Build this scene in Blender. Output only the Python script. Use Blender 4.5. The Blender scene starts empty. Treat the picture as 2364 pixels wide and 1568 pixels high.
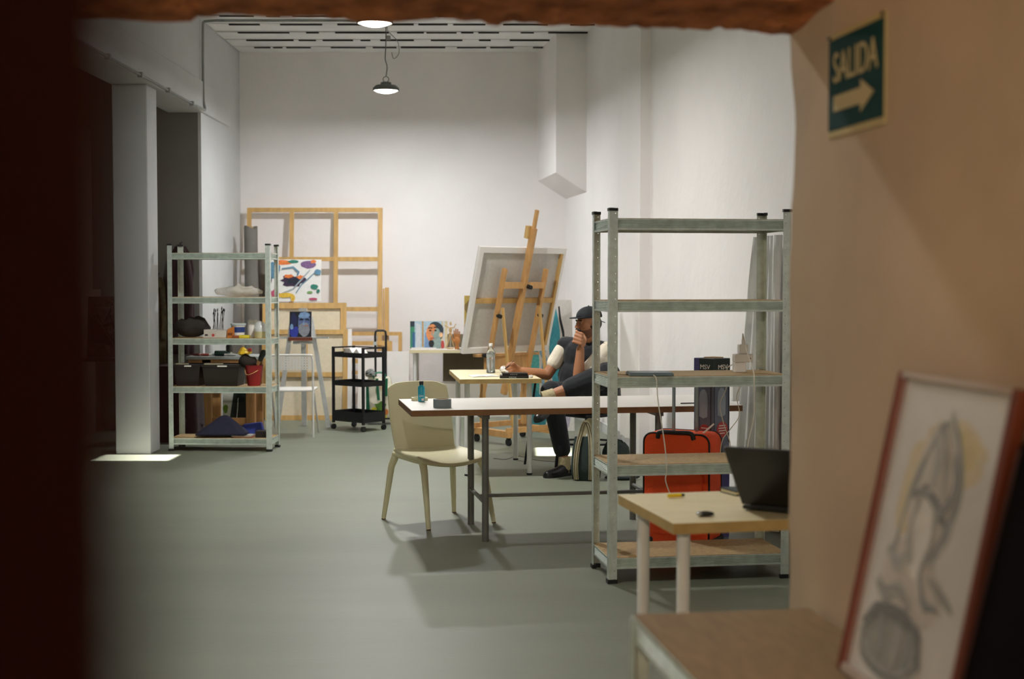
import bpy, math, random
from mathutils import Vector, Matrix, noise
random.seed(7)
sc = bpy.context.scene
R = math.radians

# ---------------------------------------------------------------- camera, world, lights, exposure
cam_d = bpy.data.cameras.new('camera'); cam = bpy.data.objects.new('camera', cam_d)
sc.collection.objects.link(cam); sc.camera = cam
cam.location = (0, 0, 1.455); cam.rotation_euler = (R(90 - 2.383), 0, 0)
cam_d.sensor_width = 36.0; cam_d.lens = 49.04; cam_d.clip_start = 0.02; cam_d.clip_end = 100
cam_d.dof.use_dof = True; cam_d.dof.focus_distance = 8.6; cam_d.dof.aperture_fstop = 2.8

w = bpy.data.worlds.new('sky'); sc.world = w; w.use_nodes = True
bg = w.node_tree.nodes['Background']; bg.inputs[0].default_value = (0.55, 0.68, 0.9, 1); bg.inputs[1].default_value = 1.0

SUN_DIR = Vector((0.45, 0.10, -0.89)).normalized()
sun_d = bpy.data.lights.new('sun', 'SUN'); sun_d.energy = 48; sun_d.angle = R(0.6); sun_d.color = (1, 0.95, 0.9)
sun = bpy.data.objects.new('sun', sun_d); sc.collection.objects.link(sun)
sun.rotation_euler = SUN_DIR.to_track_quat('-Z', 'Y').to_euler()

def area(name, loc, size, power, color, rot=(0, 0, 0), spread=180):
    d = bpy.data.lights.new(name, 'AREA'); d.shape = 'DISK'; d.size = size; d.energy = power; d.color = color
    d.spread = R(spread)
    o = bpy.data.objects.new(name, d); o.location = loc; o.rotation_euler = rot; sc.collection.objects.link(o); return o
LAMP_COL = (1.0, 0.975, 0.94); LAMP_COOL = (0.97, 0.985, 1.0)
area('high_bay_and_fill_light', (-1.23, 13.7, 3.275), 0.20, 70, LAMP_COOL)
area('high_bay_and_fill_light', (-0.97, 9.95, 3.245), 0.20, 96, LAMP_COL)
area('high_bay_and_fill_light', (-0.8, 4.9, 3.4), 0.24, 33, LAMP_COL)  # unseen fill light, added to brighten the near floor and shelf fronts
area('passage_fill_light', (-0.45, -0.9, 2.35), 0.25, 74, (1.0, 0.82, 0.60), (R(35), 0, R(-20)))  # warm fill added behind the camera to tint the passage, no fixture

vs = sc.view_settings
vs.view_transform = 'Standard'; vs.look = 'None'; vs.gamma = 1.0; vs.use_curve_mapping = False
vs.exposure = 0.05
sc.cycles.max_bounces = 14; sc.cycles.diffuse_bounces = 9

# ---------------------------------------------------------------- helpers
def lin(h):
    h = h.lstrip('#'); c = [int(h[i:i + 2], 16) / 255 for i in (0, 2, 4)]
    return tuple(x / 12.92 if x <= 0.04045 else ((x + 0.055) / 1.055) ** 2.4 for x in c) + (1,)
MATS = {}
def mat(name, col, rough=0.6, metal=0.0, var=0.12, scale=8.0, bump=0.0, bscale=40.0, stretch=(1, 1, 1), col2=None,
        emit=0, alpha=1.0, trans=0.0, sheen=0.0, spec=0.5):
    if name in MATS: return MATS[name]
    m = bpy.data.materials.new(name); m.use_nodes = True; nt = m.node_tree; b = nt.nodes['Principled BSDF']
    c = lin(col)
    tc = nt.nodes.new('ShaderNodeTexCoord'); mp = nt.nodes.new('ShaderNodeMapping'); mp.inputs['Scale'].default_value = stretch
    nt.links.new(tc.outputs['Object'], mp.inputs['Vector'])
    n = nt.nodes.new('ShaderNodeTexNoise'); n.inputs['Scale'].default_value = scale; n.inputs['Detail'].default_value = 5
    nt.links.new(mp.outputs[0], n.inputs['Vector'])
    cr = nt.nodes.new('ShaderNodeValToRGB'); cr.color_ramp.elements[0].position = 0.3; cr.color_ramp.elements[1].position = 0.7
    if col2: a0, a1 = c, lin(col2)
    else:
        a0 = tuple(x * (1 - var) for x in c[:3]) + (1,); a1 = tuple(min(1, x * (1 + var)) for x in c[:3]) + (1,)
    cr.color_ramp.elements[0].color = a0; cr.color_ramp.elements[1].color = a1
    nt.links.new(n.outputs['Fac'], cr.inputs[0]); nt.links.new(cr.outputs[0], b.inputs['Base Color'])
    b.inputs['Roughness'].default_value = rough; b.inputs['Metallic'].default_value = metal
    b.inputs['Specular IOR Level'].default_value = spec
    if trans: b.inputs['Transmission Weight'].default_value = trans; b.inputs['IOR'].default_value = 1.45
    if alpha < 1: b.inputs['Alpha'].default_value = alpha
    if sheen: b.inputs['Sheen Weight'].default_value = sheen
    if emit: b.inputs['Emission Color'].default_value = c; b.inputs['Emission Strength'].default_value = emit
    if bump:
        n2 = nt.nodes.new('ShaderNodeTexNoise'); n2.inputs['Scale'].default_value = bscale; n2.inputs['Detail'].default_value = 6
        nt.links.new(mp.outputs[0], n2.inputs['Vector'])
        bp = nt.nodes.new('ShaderNodeBump'); bp.inputs['Strength'].default_value = bump; bp.inputs['Distance'].default_value = 0.02
        nt.links.new(n2.outputs['Fac'], bp.inputs['Height']); nt.links.new(bp.outputs[0], b.inputs['Normal'])
    MATS[name] = m; return m

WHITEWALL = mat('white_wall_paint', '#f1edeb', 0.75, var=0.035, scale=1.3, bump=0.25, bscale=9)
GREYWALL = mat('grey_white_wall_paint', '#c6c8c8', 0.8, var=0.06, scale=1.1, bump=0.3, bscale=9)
CEIL = mat('ceiling_paint', '#efefee', 0.8, var=0.05, scale=3, bump=0.3, bscale=12)
GAP = mat('ceiling_gap', '#4a4744', 0.9)
FLOOR = mat('microcement_floor', '#777c6c', 0.5, var=0.07, scale=1.6, bump=0.08, bscale=30, stretch=(0.35, 1.6, 1))
PASSWALL = mat('passage_plaster', '#b8a48c', 0.85, var=0.10, scale=3.5, bump=0.15, bscale=14)
LINTEL = mat('broken_lintel', '#d98a56', 0.95, var=0.35, scale=14, bump=0.9, bscale=45, col2='#8a5030')
DOORDARK = mat('dark_red_brown_door', '#280a06', 0.9, var=0.15, spec=.05)
GALV = mat('galvanised_steel', '#d2dcd4', 0.38, 0.5, var=0.13, scale=26, bump=0.05, bscale=60)
CAPBLK = mat('black_plastic', '#15171a', 0.45, var=0.1)
PARTICLE = mat('particleboard', '#b3986c', 0.7, var=0.18, scale=60, bump=0.06, bscale=120)
PINE = mat('pine_wood', '#c9a263', 0.55, var=0.16, scale=6, stretch=(3, 3, 0.6), bump=0.03)
PINE2 = mat('warm_beech_wood', '#c69860', 0.5, var=0.16, scale=7, stretch=(4, 4, 0.7), bump=0.03)
PINED = mat('old_pine_wood', '#9c7040', 0.6, var=0.2, scale=7, stretch=(4, 4, 0.7))
CANVASB = mat('raw_canvas_cream', '#dccfb4', 0.9, var=0.05, scale=30, bump=0.1, bscale=200)
CANVASG = mat('raw_canvas_grey', '#c2bdb6', 0.9, var=0.06, scale=40, bump=0.1, bscale=200)
GESSO = mat('white_gesso', '#eeeae6', 0.8, var=0.03, scale=6)
WHITEP = mat('white_laminate', '#e8e4dc', 0.4, var=0.03, scale=4)
WHITEM = mat('white_painted_metal', '#dfdedb', 0.4, var=0.04)
EDGEBR = mat('brown_edge_band', '#7d5733', 0.6, var=0.12, scale=25)
BIRCH = mat('birch_laminate', '#e2d6ae', 0.45, var=0.06, scale=9, stretch=(1, 5, 1))
BIRCHE = mat('birch_edge', '#b79a62', 0.55, var=0.1, scale=20)
GREYMET = mat('grey_painted_steel', '#6f706a', 0.5, 0.3, var=0.12, scale=15)
CREAMPL = mat('cream_plastic', '#d9d3ae', 0.42, var=0.03, scale=3)
BLACKM = mat('black_metal', '#15161a', 0.5, 0.2, var=0.1)
PAPER = mat('white_paper', '#efece6', 0.85, var=0.03)
WHITEPL = mat('white_plastic', '#e9e7e2', 0.4, var=0.03)

class M:
    def __init__(s): s.v = []; s.f = []; s.mi = []
    def quad(s, pts, m=0):
        n = len(s.v); s.v += [tuple(p) for p in pts]; s.f.append(list(range(n, n + len(pts)))); s.mi.append(m); return s
    def box(s, x0, x1, y0, y1, z0, z1, m=0):
        n = len(s.v)
        s.v += [(x0, y0, z0), (x1, y0, z0), (x1, y1, z0), (x0, y1, z0), (x0, y0, z1), (x1, y0, z1), (x1, y1, z1), (x0, y1, z1)]
        for q in ((0, 3, 2, 1), (4, 5, 6, 7), (0, 1, 5, 4), (1, 2, 6, 5), (2, 3, 7, 6), (3, 0, 4, 7)):
            s.f.append([n + i for i in q]); s.mi.append(m)
        return s
    def hexa(s, b, t, m=0):
        n = len(s.v); s.v += [tuple(p) for p in b] + [tuple(p) for p in t]
        for q in ((0, 3, 2, 1), (4, 5, 6, 7), (0, 1, 5, 4), (1, 2, 6, 5), (2, 3, 7, 6), (3, 0, 4, 7)):
            s.f.append([n + i for i in q]); s.mi.append(m)
        return s
    def beam(s, p0, p1, wx, wy, m=0, ref=(0, 0, 1)):
        p0, p1 = Vector(p0), Vector(p1); d = (p1 - p0).normalized(); rf = Vector(ref)
        if abs(d.dot(rf)) > 0.95: rf = Vector((0, 1, 0))
        a = d.cross(rf).normalized(); b = a.cross(d).normalized()
        c = [(-1, -1), (1, -1), (1, 1), (-1, 1)]
        return s.hexa([p0 + a * (i * wx / 2) + b * (j * wy / 2) for i, j in c], [p1 + a * (i * wx / 2) + b * (j * wy / 2) for i, j in c], m)
    def prism(s, pts, z0, z1, m=0, T=None):
        n = len(s.v); k = len(pts)
        P = [Vector((x, y, z0)) for x, y in pts] + [Vector((x, y, z1)) for x, y in pts]
        if T: P = [T @ p for p in P]
        s.v += [tuple(p) for p in P]
        s.f.append([n + i for i in range(k)][::-1]); s.f.append([n + k + i for i in range(k)]); s.mi += [m, m]
        for i in range(k):
            j = (i + 1) % k; s.f.append([n + i, n + j, n + k + j, n + k + i]); s.mi.append(m)
        return s
    def rings(s, rs, m=0, cap=True, closed=True):
        n = len(s.v); k = len(rs[0])
        for r in rs: s.v += [tuple(p) for p in r]
        for i in range(len(rs) - 1):
            for j in range(k if closed else k - 1):
                a = n + i * k + j; b = n + i * k + (j + 1) % k
                s.f.append([a, b, b + k, a + k]); s.mi.append(m)
        if cap:
            s.f.append([n + j for j in range(k)][::-1]); s.mi.append(m)
            s.f.append([n + (len(rs) - 1) * k + j for j in range(k)]); s.mi.append(m)
        return s
    def cyl(s, p0, p1, r0, r1=None, n=14, m=0):
        return s.tube([p0, p1], [r0, r0 if r1 is None else r1], n, m)
    def tube(s, pts, r, n=8, m=0, cap=True):
        pts = [Vector(p) for p in pts]; k = len(pts)
        rr = r if isinstance(r, (list, tuple)) else [r] * k
        rs = []; a = None
        for i, p in enumerate(pts):
            d = (pts[min(i + 1, k - 1)] - pts[max(i - 1, 0)]).normalized()
            if a is None:
                a = d.cross(Vector((0, 0, 1)))
                if a.length < 0.05: a = d.cross(Vector((0, 1, 0)))
            a = (a - d * a.dot(d)).normalized(); b = d.cross(a)
            rs.append([p + (a * math.cos(t) + b * math.sin(t)) * rr[i] for t in [2 * math.pi * q / n for q in range(n)]])
        return s.rings(rs, m, cap)
    def lathe(s, prof, c=(0, 0, 0), n=22, m=0, cap=True):
        rs = [[(c[0] + r * math.cos(2 * math.pi * q / n), c[1] + r * math.sin(2 * math.pi * q / n), c[2] + z) for q in range(n)] for r, z in prof]
        return s.rings(rs, m, cap)
    def ell(s, c, r, ax=None, nu=14, nv=9, m=0, lo=-1.0):
        A = ax if ax else (Vector((1, 0, 0)), Vector((0, 1, 0)), Vector((0, 0, 1)))
        if isinstance(r, (int, float)): r = (r, r, r)
        c = Vector(c); rs = []; t0 = math.asin(max(-0.999, lo))
        for i in range(nv + 1):
            t = t0 + (math.pi / 2 - 0.02 - t0) * i / nv if lo > -1 else -math.pi / 2 + 0.02 + (math.pi - 0.04) * i / nv
            rs.append([c + A[0] * (r[0] * math.cos(t) * math.cos(q)) + A[1] * (r[1] * math.cos(t) * math.sin(q)) + A[2] * (r[2] * math.sin(t))
                       for q in [2 * math.pi * k / nu for k in range(nu)]])
        return s.rings(rs, m)
    def cap(s, p0, p1, r0, r1=None, m=0, n=12):
        r1 = r0 if r1 is None else r1
        p0, p1 = Vector(p0), Vector(p1); d = (p1 - p0).normalized(); pts = []; rr = []
        for k in range(5): t = math.pi / 2 * k / 4; pts.append(p0 - d * r0 * math.cos(t)); rr.append(max(r0 * math.sin(t), r0 * 0.04))
        for k in range(5): t = math.pi / 2 * k / 4; pts.append(p1 + d * r1 * math.sin(t)); rr.append(max(r1 * math.cos(t), r1 * 0.04))
        return s.tube(pts, rr, n, m)
    def add(s, o, T):
        n = len(s.v); s.v += [tuple(T @ Vector(p)) for p in o.v]; s.f += [[n + i for i in q] for q in o.f]; s.mi += o.mi; return s

def mesh_of(b, mats, smooth=None):
    me = bpy.data.meshes.new('mesh'); me.from_pydata(b.v, [], b.f); me.update()
    if not isinstance(mats, (list, tuple)): mats = [mats]
    for m in mats: me.materials.append(m)
    me.polygons.foreach_set('material_index', b.mi)
    if smooth:
        me.polygons.foreach_set('use_smooth', [True] * len(me.polygons)); me.set_sharp_from_angle(angle=R(smooth))
    return me
def put(name, data, parent=None, loc=(0, 0, 0), rot=(0, 0, 0)):
    o = bpy.data.objects.new(name, data); sc.collection.objects.link(o); o.location = loc; o.rotation_euler = rot
    if parent: o.parent = parent
    return o
def part(name, b, mats, parent=None, smooth=None, bevel=0, label=None, loc=(0, 0, 0), rot=(0, 0, 0)):
    o = put(name, mesh_of(b, mats, smooth), parent, loc, rot)
    if bevel:
        md = o.modifiers.new('bevel', 'BEVEL'); md.width = bevel; md.segments = 2; md.limit_method = 'ANGLE'
    if label: o['label'] = label
    return o
def tag(o, label, cat, group=None):
    o['label'] = label; o['category'] = cat
    if group: o['group'] = group
    return o
def thing(name, label, cat, loc=(0, 0, 0), rz=0, group=None):
    return tag(put(name, None, None, loc, (0, 0, rz)), label, cat, group)
def single(name, b, mats, label, cat, group=None, **k):
    return tag(part(name, b, mats, **k), label, cat, group)
def struct(name, b, m, parent=None, smooth=None, **k):
    o = part(name, b, m, parent, smooth, **k)
    if not parent: o['kind'] = 'structure'
    return o
def arc(c, r, a0, a1, n, plane='xy'):
    out = []
    for i in range(n + 1):
        t = R(a0 + (a1 - a0) * i / n); out.append((c[0] + r * math.cos(t), c[1] + r * math.sin(t)))
    return out
def smoothpath(pts, n=6):
    P = [Vector(p) for p in pts]; P = [P[0] * 2 - P[1]] + P + [P[-1] * 2 - P[-2]]; out = []
    for i in range(1, len(P) - 2):
        for k in range(n):
            t = k / n; a, b, c, d = P[i - 1:i + 3]
            out.append(0.5 * ((2 * b) + (c - a) * t + (2 * a - 5 * b + 4 * c - d) * t * t + (3 * b - a - 3 * c + d) * t ** 3))
    out.append(P[-2]); return out
def text_mesh(s, size, sx=1.0, ext=0.0008):
    cu = bpy.data.curves.new('txt', 'FONT'); cu.body = s; cu.size = size; cu.extrude = ext; cu.align_x = 'CENTER'; cu.align_y = 'CENTER'
    o = bpy.data.objects.new('txt', cu); sc.collection.objects.link(o); bpy.context.view_layer.update()
    me = bpy.data.meshes.new_from_object(o.evaluated_get(bpy.context.evaluated_depsgraph_get()))
    sc.collection.objects.unlink(o); bpy.data.objects.remove(o)
    for v in me.vertices: v.co.x *= sx
    return me
def text_part(name, s, size, m, parent, T, sx=1.0, label=None):
    me = text_mesh(s, size, sx); me.transform(T); me.materials.clear(); me.materials.append(m)
    o = put(name, me, parent)
    if label: o['label'] = label
    return o
def blob(cx, cy, rx, ry, n=14, j=0.12, seed=0, rot=0):
    rd = random.Random(seed); out = []
    for i in range(n):
        t = 2 * math.pi * i / n; k = 1 + rd.uniform(-j, j); x, y = rx * k * math.cos(t), ry * k * math.sin(t)
        out.append((cx + x * math.cos(rot) - y * math.sin(rot), cy + x * math.sin(rot) + y * math.cos(rot)))
    return out
def ribbon(pts, wd):
    L = []; Rr = []
    for i, (x, y) in enumerate(pts):
        a = pts[max(i - 1, 0)]; b = pts[min(i + 1, len(pts) - 1)]; dx, dy = b[0] - a[0], b[1] - a[1]; l = math.hypot(dx, dy) or 1
        ww = wd * (0.4 + 0.6 * math.sin(math.pi * (i + 0.5) / len(pts)))
        L.append((x - dy / l * ww / 2, y + dx / l * ww / 2)); Rr.append((x + dy / l * ww / 2, y - dx / l * ww / 2))
    return L + Rr[::-1]
def picture(shapes, W, H, mats, y=0.0, clip=True):
    """painted shapes: layers of pigment on a canvas front that faces local -y; unit coordinates"""
    b = M()
    for i, (pts, m) in enumerate(shapes):
        P = [((min(max(u, 0), 1) - 0.5) * W if clip else (u - 0.5) * W, (min(max(v, 0), 1) if clip else v) * H) for u, v in pts]
        yy = y - 0.0006 * (i + 1)
        b.quad([(px, yy, pz) for px, pz in P], m)
    return b
def stretched_canvas(name, label, cat, W, H, loc, rz, lean, shapes=None, cols=(), depth=0.02, group=None, face=GESSO):
    t = tag(put(name, None, None, loc, (lean, 0, rz)), label, cat, group)
    part('canvas', M().box(-W / 2, W / 2, 0, depth, 0, H), face, t)
    if shapes:
        part('painted_picture', picture(shapes, W, H, cols), [mat('pigment_' + c.strip('#'), c, 0.6, var=0.05 if lin(c)[1] > .6 else 0.18, scale=40) for c in cols], t)
    return t
def stretcher(name, label, W, H, loc, rz, lean, bar=0.045, dep=0.022, xs=(), zs=(), m=PINE, canvas=None, group=None, border=None):
    """stretcher frame seen from behind, optional canvas on its far side"""
    t = tag(put(name, None, None, loc, (lean, 0, rz)), label, 'canvas' if canvas else 'frame', group)
    for a in (-1, 1):
        part('side_bar', M().box(a * (W / 2 - bar / 2) - bar / 2, a * (W / 2 - bar / 2) + bar / 2, 0, dep, 0, H), m, t)
    for z in (0, H - bar): part('rail', M().box(-W / 2 + bar, W / 2 - bar, 0.001, dep, z, z + bar), m, t)
    for x in xs: part('cross_bar', M().box(x - bar / 2, x + bar / 2, 0.003, dep - 0.002, bar, H - bar), m, t)
    for z in zs: part('cross_rail', M().box(-W / 2 + bar, W / 2 - bar, 0.0045, dep - 0.004, z - bar / 2, z + bar / 2), m, t)
    if canvas:
        part('canvas', M().box(-W / 2, W / 2, dep + 0.0005, dep + 0.003, 0, H), canvas, t)
    if border:
        b = M().box(W / 2 + .0005, W / 2 + .042, -.004, dep + .004, 0, H + .004)
        part('canvas_edge', b, border, t, label='white primed canvas wrapped round the edge')
    return t

# ---------------------------------------------------------------- the room
def slab_hole(x0, x1, y0, y1, h, z0, z1):
    b = M(); a, c, d, e = h
    b.box(x0, x1, y0, d, z0, z1).box(x0, x1, e, y1, z0, z1).box(x0, a, d, e, z0, z1).box(c, x1, d, e, z0, z1); return b
struct('floor', M().box(-7.4, 3.2, -2.2, 16.2, -0.2, 0), FLOOR)
CZ = 4.06
ceil = struct('ceiling', slab_hole(-3.1, 3.2, 2.6, 16.2, (-1.92, -1.55, 11.12, 11.72), CZ, CZ + 0.16), GAP)  # opening added out of view to drop a sun patch near the man
struct('ceiling_alcove', slab_hole(-7.4, -3.1, 2.6, 16.2, (-5.55, -4.85, 10.80, 11.22), CZ, CZ + 0.16), CEIL)  # unseen opening added for the sun patch at the column foot
yy = 12.55
while yy < 15.5:
    part('ceiling_board', M().box(-3.02, 2.9, yy, min(yy + 0.39, 15.62), CZ - 0.06 - random.uniform(0, .008), CZ), CEIL, ceil, bevel=0.004); yy += 0.452
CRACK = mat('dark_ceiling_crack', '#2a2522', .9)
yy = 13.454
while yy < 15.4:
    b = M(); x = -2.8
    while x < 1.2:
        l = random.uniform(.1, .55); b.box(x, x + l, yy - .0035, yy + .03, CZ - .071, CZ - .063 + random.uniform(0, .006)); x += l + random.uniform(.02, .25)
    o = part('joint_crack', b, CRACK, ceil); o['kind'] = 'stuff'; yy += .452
part('ceiling_plaster', M().box(-3.02, 3.1, 3.0, 11.12, CZ - 0.02, CZ).box(-3.02, 3.1, 11.72, 12.54, CZ - 0.02, CZ), CEIL, ceil)

struct('wall_back', M().box(-3.2, 1.6, 15.62, 15.9, 0, CZ + .1), WHITEWALL)
struct('baseboard_back', M().box(-3.03, 0.58, 15.60, 15.62, 0, 0.06), mat('grey_skirting', '#a9aaa6', 0.6))
def RW(y): return 2.721 - 0.1357 * y          # x of the right wall at depth y
struct('wall_right', M().hexa([(RW(2.8), 2.8, 0), (RW(2.8) + .4, 2.8, 0), (RW(15.9) + .4, 15.9, 0), (RW(15.9), 15.9, 0)],
                              [(RW(2.8), 2.8, CZ + .1), (RW(2.8) + .4, 2.8, CZ + .1), (RW(15.9) + .4, 15.9, CZ + .1), (RW(15.9), 15.9, CZ + .1)]), WHITEWALL)
struct('trim_1', M().hexa([(RW(11.6) - .085, 11.6, 0), (RW(11.6) + .01, 11.6, 0), (RW(12.35) + .01, 12.35, 0), (RW(12.35) - .085, 12.35, 0)],
                          [(RW(11.6) - .085, 11.6, CZ), (RW(11.6) + .01, 11.6, CZ), (RW(12.35) + .01, 12.35, CZ), (RW(12.35) - .085, 12.35, CZ)]), WHITEWALL)
struct('trim_2', M().hexa([(.452, 14.4, 2.575), (RW(14.4) + .02, 14.4, 2.36), (RW(15.6) + .02, 15.62, 2.36), (.29, 15.62, 2.575)],
                          [(.452, 14.4, CZ), (RW(14.4) + .02, 14.4, CZ), (RW(15.6) + .02, 15.62, CZ), (.29, 15.62, CZ)]), WHITEWALL)
struct('baseboard_right', M().hexa([(RW(7) - .025, 7, 0), (RW(7) + .01, 7, 0), (RW(15.6) + .01, 15.6, 0), (RW(15.6) - .025, 15.6, 0)],
                                   [(RW(7) - .015, 7, .085), (RW(7) + .01, 7, .085), (RW(15.6) + .01, 15.6, .085), (RW(15.6) - .015, 15.6, .085)]), mat('pale_grey_skirting', '#b9bcb8', 0.6))
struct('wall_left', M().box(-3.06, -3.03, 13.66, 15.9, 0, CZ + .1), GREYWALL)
struct('wall_alcove_end', M().box(-7.2, -3.06, 13.66, 15.9, 0, CZ + .1), mat('dull_grey_alcove', '#76746e', 0.85, var=.08, scale=1.4, bump=.3, bscale=9))  # end wall in a darker grey than wall_left
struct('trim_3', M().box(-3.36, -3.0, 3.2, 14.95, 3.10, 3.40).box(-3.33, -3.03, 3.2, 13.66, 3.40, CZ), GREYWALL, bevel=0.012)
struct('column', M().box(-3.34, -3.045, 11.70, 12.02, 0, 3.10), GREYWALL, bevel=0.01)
struct('wall_alcove', M().box(-7.4, -7.2, 2.6, 16, 0, CZ + .1), GREYWALL)

# the passage the photographer stands in: broken doorway, sign wall
E8 = R(8.0); EW = Vector((math.cos(E8), math.sin(E8), 0)); ED = Vector((-math.sin(E8), math.cos(E8), 0))
J = Vector((0.632, 3.16, 0))
def wp(t, b, z): return J - ED * t - EW * b + Vector((0, 0, z))      # t towards the camera along the sign wall, b away from it
b = M(); rs = []
zs = [CZ * i / 90 for i in range(91)]
for z in zs:
    jx = noise.noise(Vector((z * 3.1, 0, 4))) * .008 + noise.noise(Vector((z * 14, 3, 0))) * .004
    if z > 1.85: jx += .004 * min(1, (z - 1.85) * 12)
    rs.append([wp(jx * -0.3, jx, z), wp(-.0, -1.9, z), wp(4.9, -1.9, z), wp(4.9, 0, z), wp(.25, 0, z), wp(.08, 0.001 + jx * .2, z)])
b.rings(rs)
struct('wall_passage_right', b, PASSWALL)
b = M(); rs = []
N = 170
for i in range(N + 1):
    d = -0.02 + 2.02 * i / N
    z = 2.018 + noise.noise(Vector((d * 7, 0, 1))) * .012 + noise.noise(Vector((d * 26, 5, 0))) * .008 + noise.noise(Vector((d * 60, 9, 0))) * .004
    if d < 0.10: z -= .012 * (1 - d / .1)
    if d > 1.32: z = 2.004 + noise.noise(Vector((d * 9, 2, 1))) * .004
    zf = 2.03 + noise.noise(Vector((d * 11, 7, 3))) * .012
    rs.append([wp(0.0, d, z), wp(.06, d, z + .005 + noise.noise(Vector((d * 30, 1, 8))) * .008), wp(.16, d, zf), wp(.25, d, zf + .005), wp(.25, d, CZ), wp(0, d, CZ)])
b.rings(rs)
struct('trim_lintel', b, LINTEL)
b = M().hexa([wp(.25, 2.0, 0), wp(0, 2.0, 0), wp(0, 8.2, 0), wp(.25, 8.2, 0)], [wp(.25, 2.0, CZ), wp(0, 2.0, CZ), wp(0, 8.2, CZ), wp(.25, 8.2, CZ)])
struct('wall_front', b, GREYWALL)
struct('wall_passage_left', M().box(-1.9, -1.7, -2.2, 3.0, 0, 2.75), PASSWALL)
struct('wall_passage_back', M().box(-1.9, 3, -2.2, -2.0, 0, 2.75), PASSWALL)
struct('ceiling_passage', M().box(-1.9, 3, -2.2, 3.0, 2.75, 2.9), PASSWALL)
# the open door leaf right beside the camera
dl = thing('door_1', 'dark red-brown door leaf standing ajar beside the viewpoint', 'door', (-0.0442, 0.17, 0), R(4)); dl['kind'] = 'structure'
del dl['category']
part('door_panel', M().box(-0.042, 0, -0.82, 0, 0.005, 2.0), DOORDARK, dl, bevel=0.003)
part('door_handle', M().box(-0.072, -0.042, -0.09, -0.05, 0.98, 1.10).cyl((-.072, -.07, 1.06), (-.085, -.07, 1.06), .011).cyl((-.085, -.07, 1.06), (-.085, -.18, 1.06), .009), GALV, dl)

# ---------------------------------------------------------------- lamps and conduit
GLOW = mat('lamp_glass', '#fff6e6', 0.4, emit=14)
LAMPH = mat('lamp_housing', '#6c6e6c', 0.45, 0.6)
def high_bay(loc, label, chain):
    t = thing('pendant_lamp', label, 'lamp', loc, 0, 'high bay lamps')
    part('housing', M().lathe([(.03, .075), (.05, .07), (.055, .045), (.10, .04), (.128, .014), (.130, -.010), (.122, -.012), (.118, .0)], n=28), LAMPH, t, smooth=40)
    part('diffuser', M().lathe([(.004, -.036), (.05, -.033), (.095, -.020), (.116, -.004), (.116, .003), (.004, .003)], n=28), GLOW, t, smooth=60, label='glowing white lamp glass')
    part('hook', M().tube(arc3((0, 0, .10), .028, -60, 240), .004, 6), LAMPH, t)
    part('cord', M().tube(smoothpath([(0, 0, .125), (.012, 0, .22), (-.006, 0, .3), (0, 0, .42), (.004, 0, chain)]), .0055, 6), GREYMET, t)
    return t
def arc3(c, r, a0, a1, n=12):
    return [(c[0] + r * math.cos(R(a0 + (a1 - a0) * i / n)), c[1], c[2] + r * math.sin(R(a0 + (a1 - a0) * i / n))) for i in range(n + 1)]
high_bay((-1.23, 13.7, 3.325), 'round pendant lamp glowing below the ceiling, hanging free against the back wall', .66)
high_bay((-0.97, 9.95, 3.29), 'glowing pendant lamp cut off by the ragged doorway edge at the top', .74)
PIPE = mat('grey_conduit', '#8d8f8c', 0.5)
t = thing('electrical_conduit', 'thin grey conduit running along the ceiling and down the left wall beam', 'conduit', (-2.97, 13.5, 3.975))
part('ceiling_run', M().tube([(-.02, .15, 0), (.1, .15, .01), (1.73, .15, .01), (1.735, .15, 0)], .013, 8), PIPE, t)
part('wall_drop', M().tube(smoothpath([(-.02, .15, 0), (-.03, .15, -.08), (-.03, .14, -.7), (-.01, .12, -.84), (.0, .02, -.865), (.0, -.3, -.87)], 5), .013, 8), PIPE, t)
part('beam_run', M().tube([(.0, -.3, -.87), (.0, -5, -.87)], .011, 8), PIPE, t)
for k in range(4): part('clip', M().box(-.018, .02, -.5 - .9 * k, -.46 - .9 * k, -.89, -.85), PIPE, t)
t = thing('junction_box', 'small tangle of lamp wiring below the ceiling conduit', 'wiring', (-1.20, 13.66, 3.80))
part('cable_loop', M().tube(smoothpath([(0, 0, .2), (-.01, 0, .1), (.03, 0, .05), (.09, 0, -.02), (.10, 0, -.13), (.05, 0, -.18), (.03, 0, -.12)]), .004, 6), PIPE, t)
part('box', M().box(-.02, .02, -.015, .015, .0, .04), PIPE, t)

# ---------------------------------------------------------------- galvanised shelf units
FL = .04
def post_mesh(h):
    b = M(); pitch = .0405; n = int(h / pitch); ph = h / n
    for ax in (0, 1):
        for k in range(n):
            z0 = k * ph; us = (0, .0262, .0292, FL); vz = (z0, z0 + .014, z0 + .0185, z0 + ph)
            for i in range(3):
                for j in range(3):
                    if i == 1 and j == 1: continue
                    q = [(us[i], vz[j]), (us[i + 1], vz[j]), (us[i + 1], vz[j + 1]), (us[i], vz[j + 1])]
                    b.quad([(u, 0, z) if ax == 0 else (0, u, z) for u, z in q])
    return mesh_of(b, GALV)
def beam_mesh(L, d=0.0):
    prof = []; H = .052; nr = 5
    prof.append((.012, H)); prof.append((0, H)); prof.append((0, H - .006))
    for k in range(nr):
        z = H - .008 - k * (H - .014) / nr; s = (H - .014) / nr
        prof += [(0.0055, z - s * .25), (0.0055, z - s * .5), (0, z - s * .75)]
    prof += [(0, 0), (.012, 0)]
    b = M(); b.rings([[(x, y, z) for y, z in prof] for x in (0, L)], cap=False, closed=False); return mesh_of(b, GALV)
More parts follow.
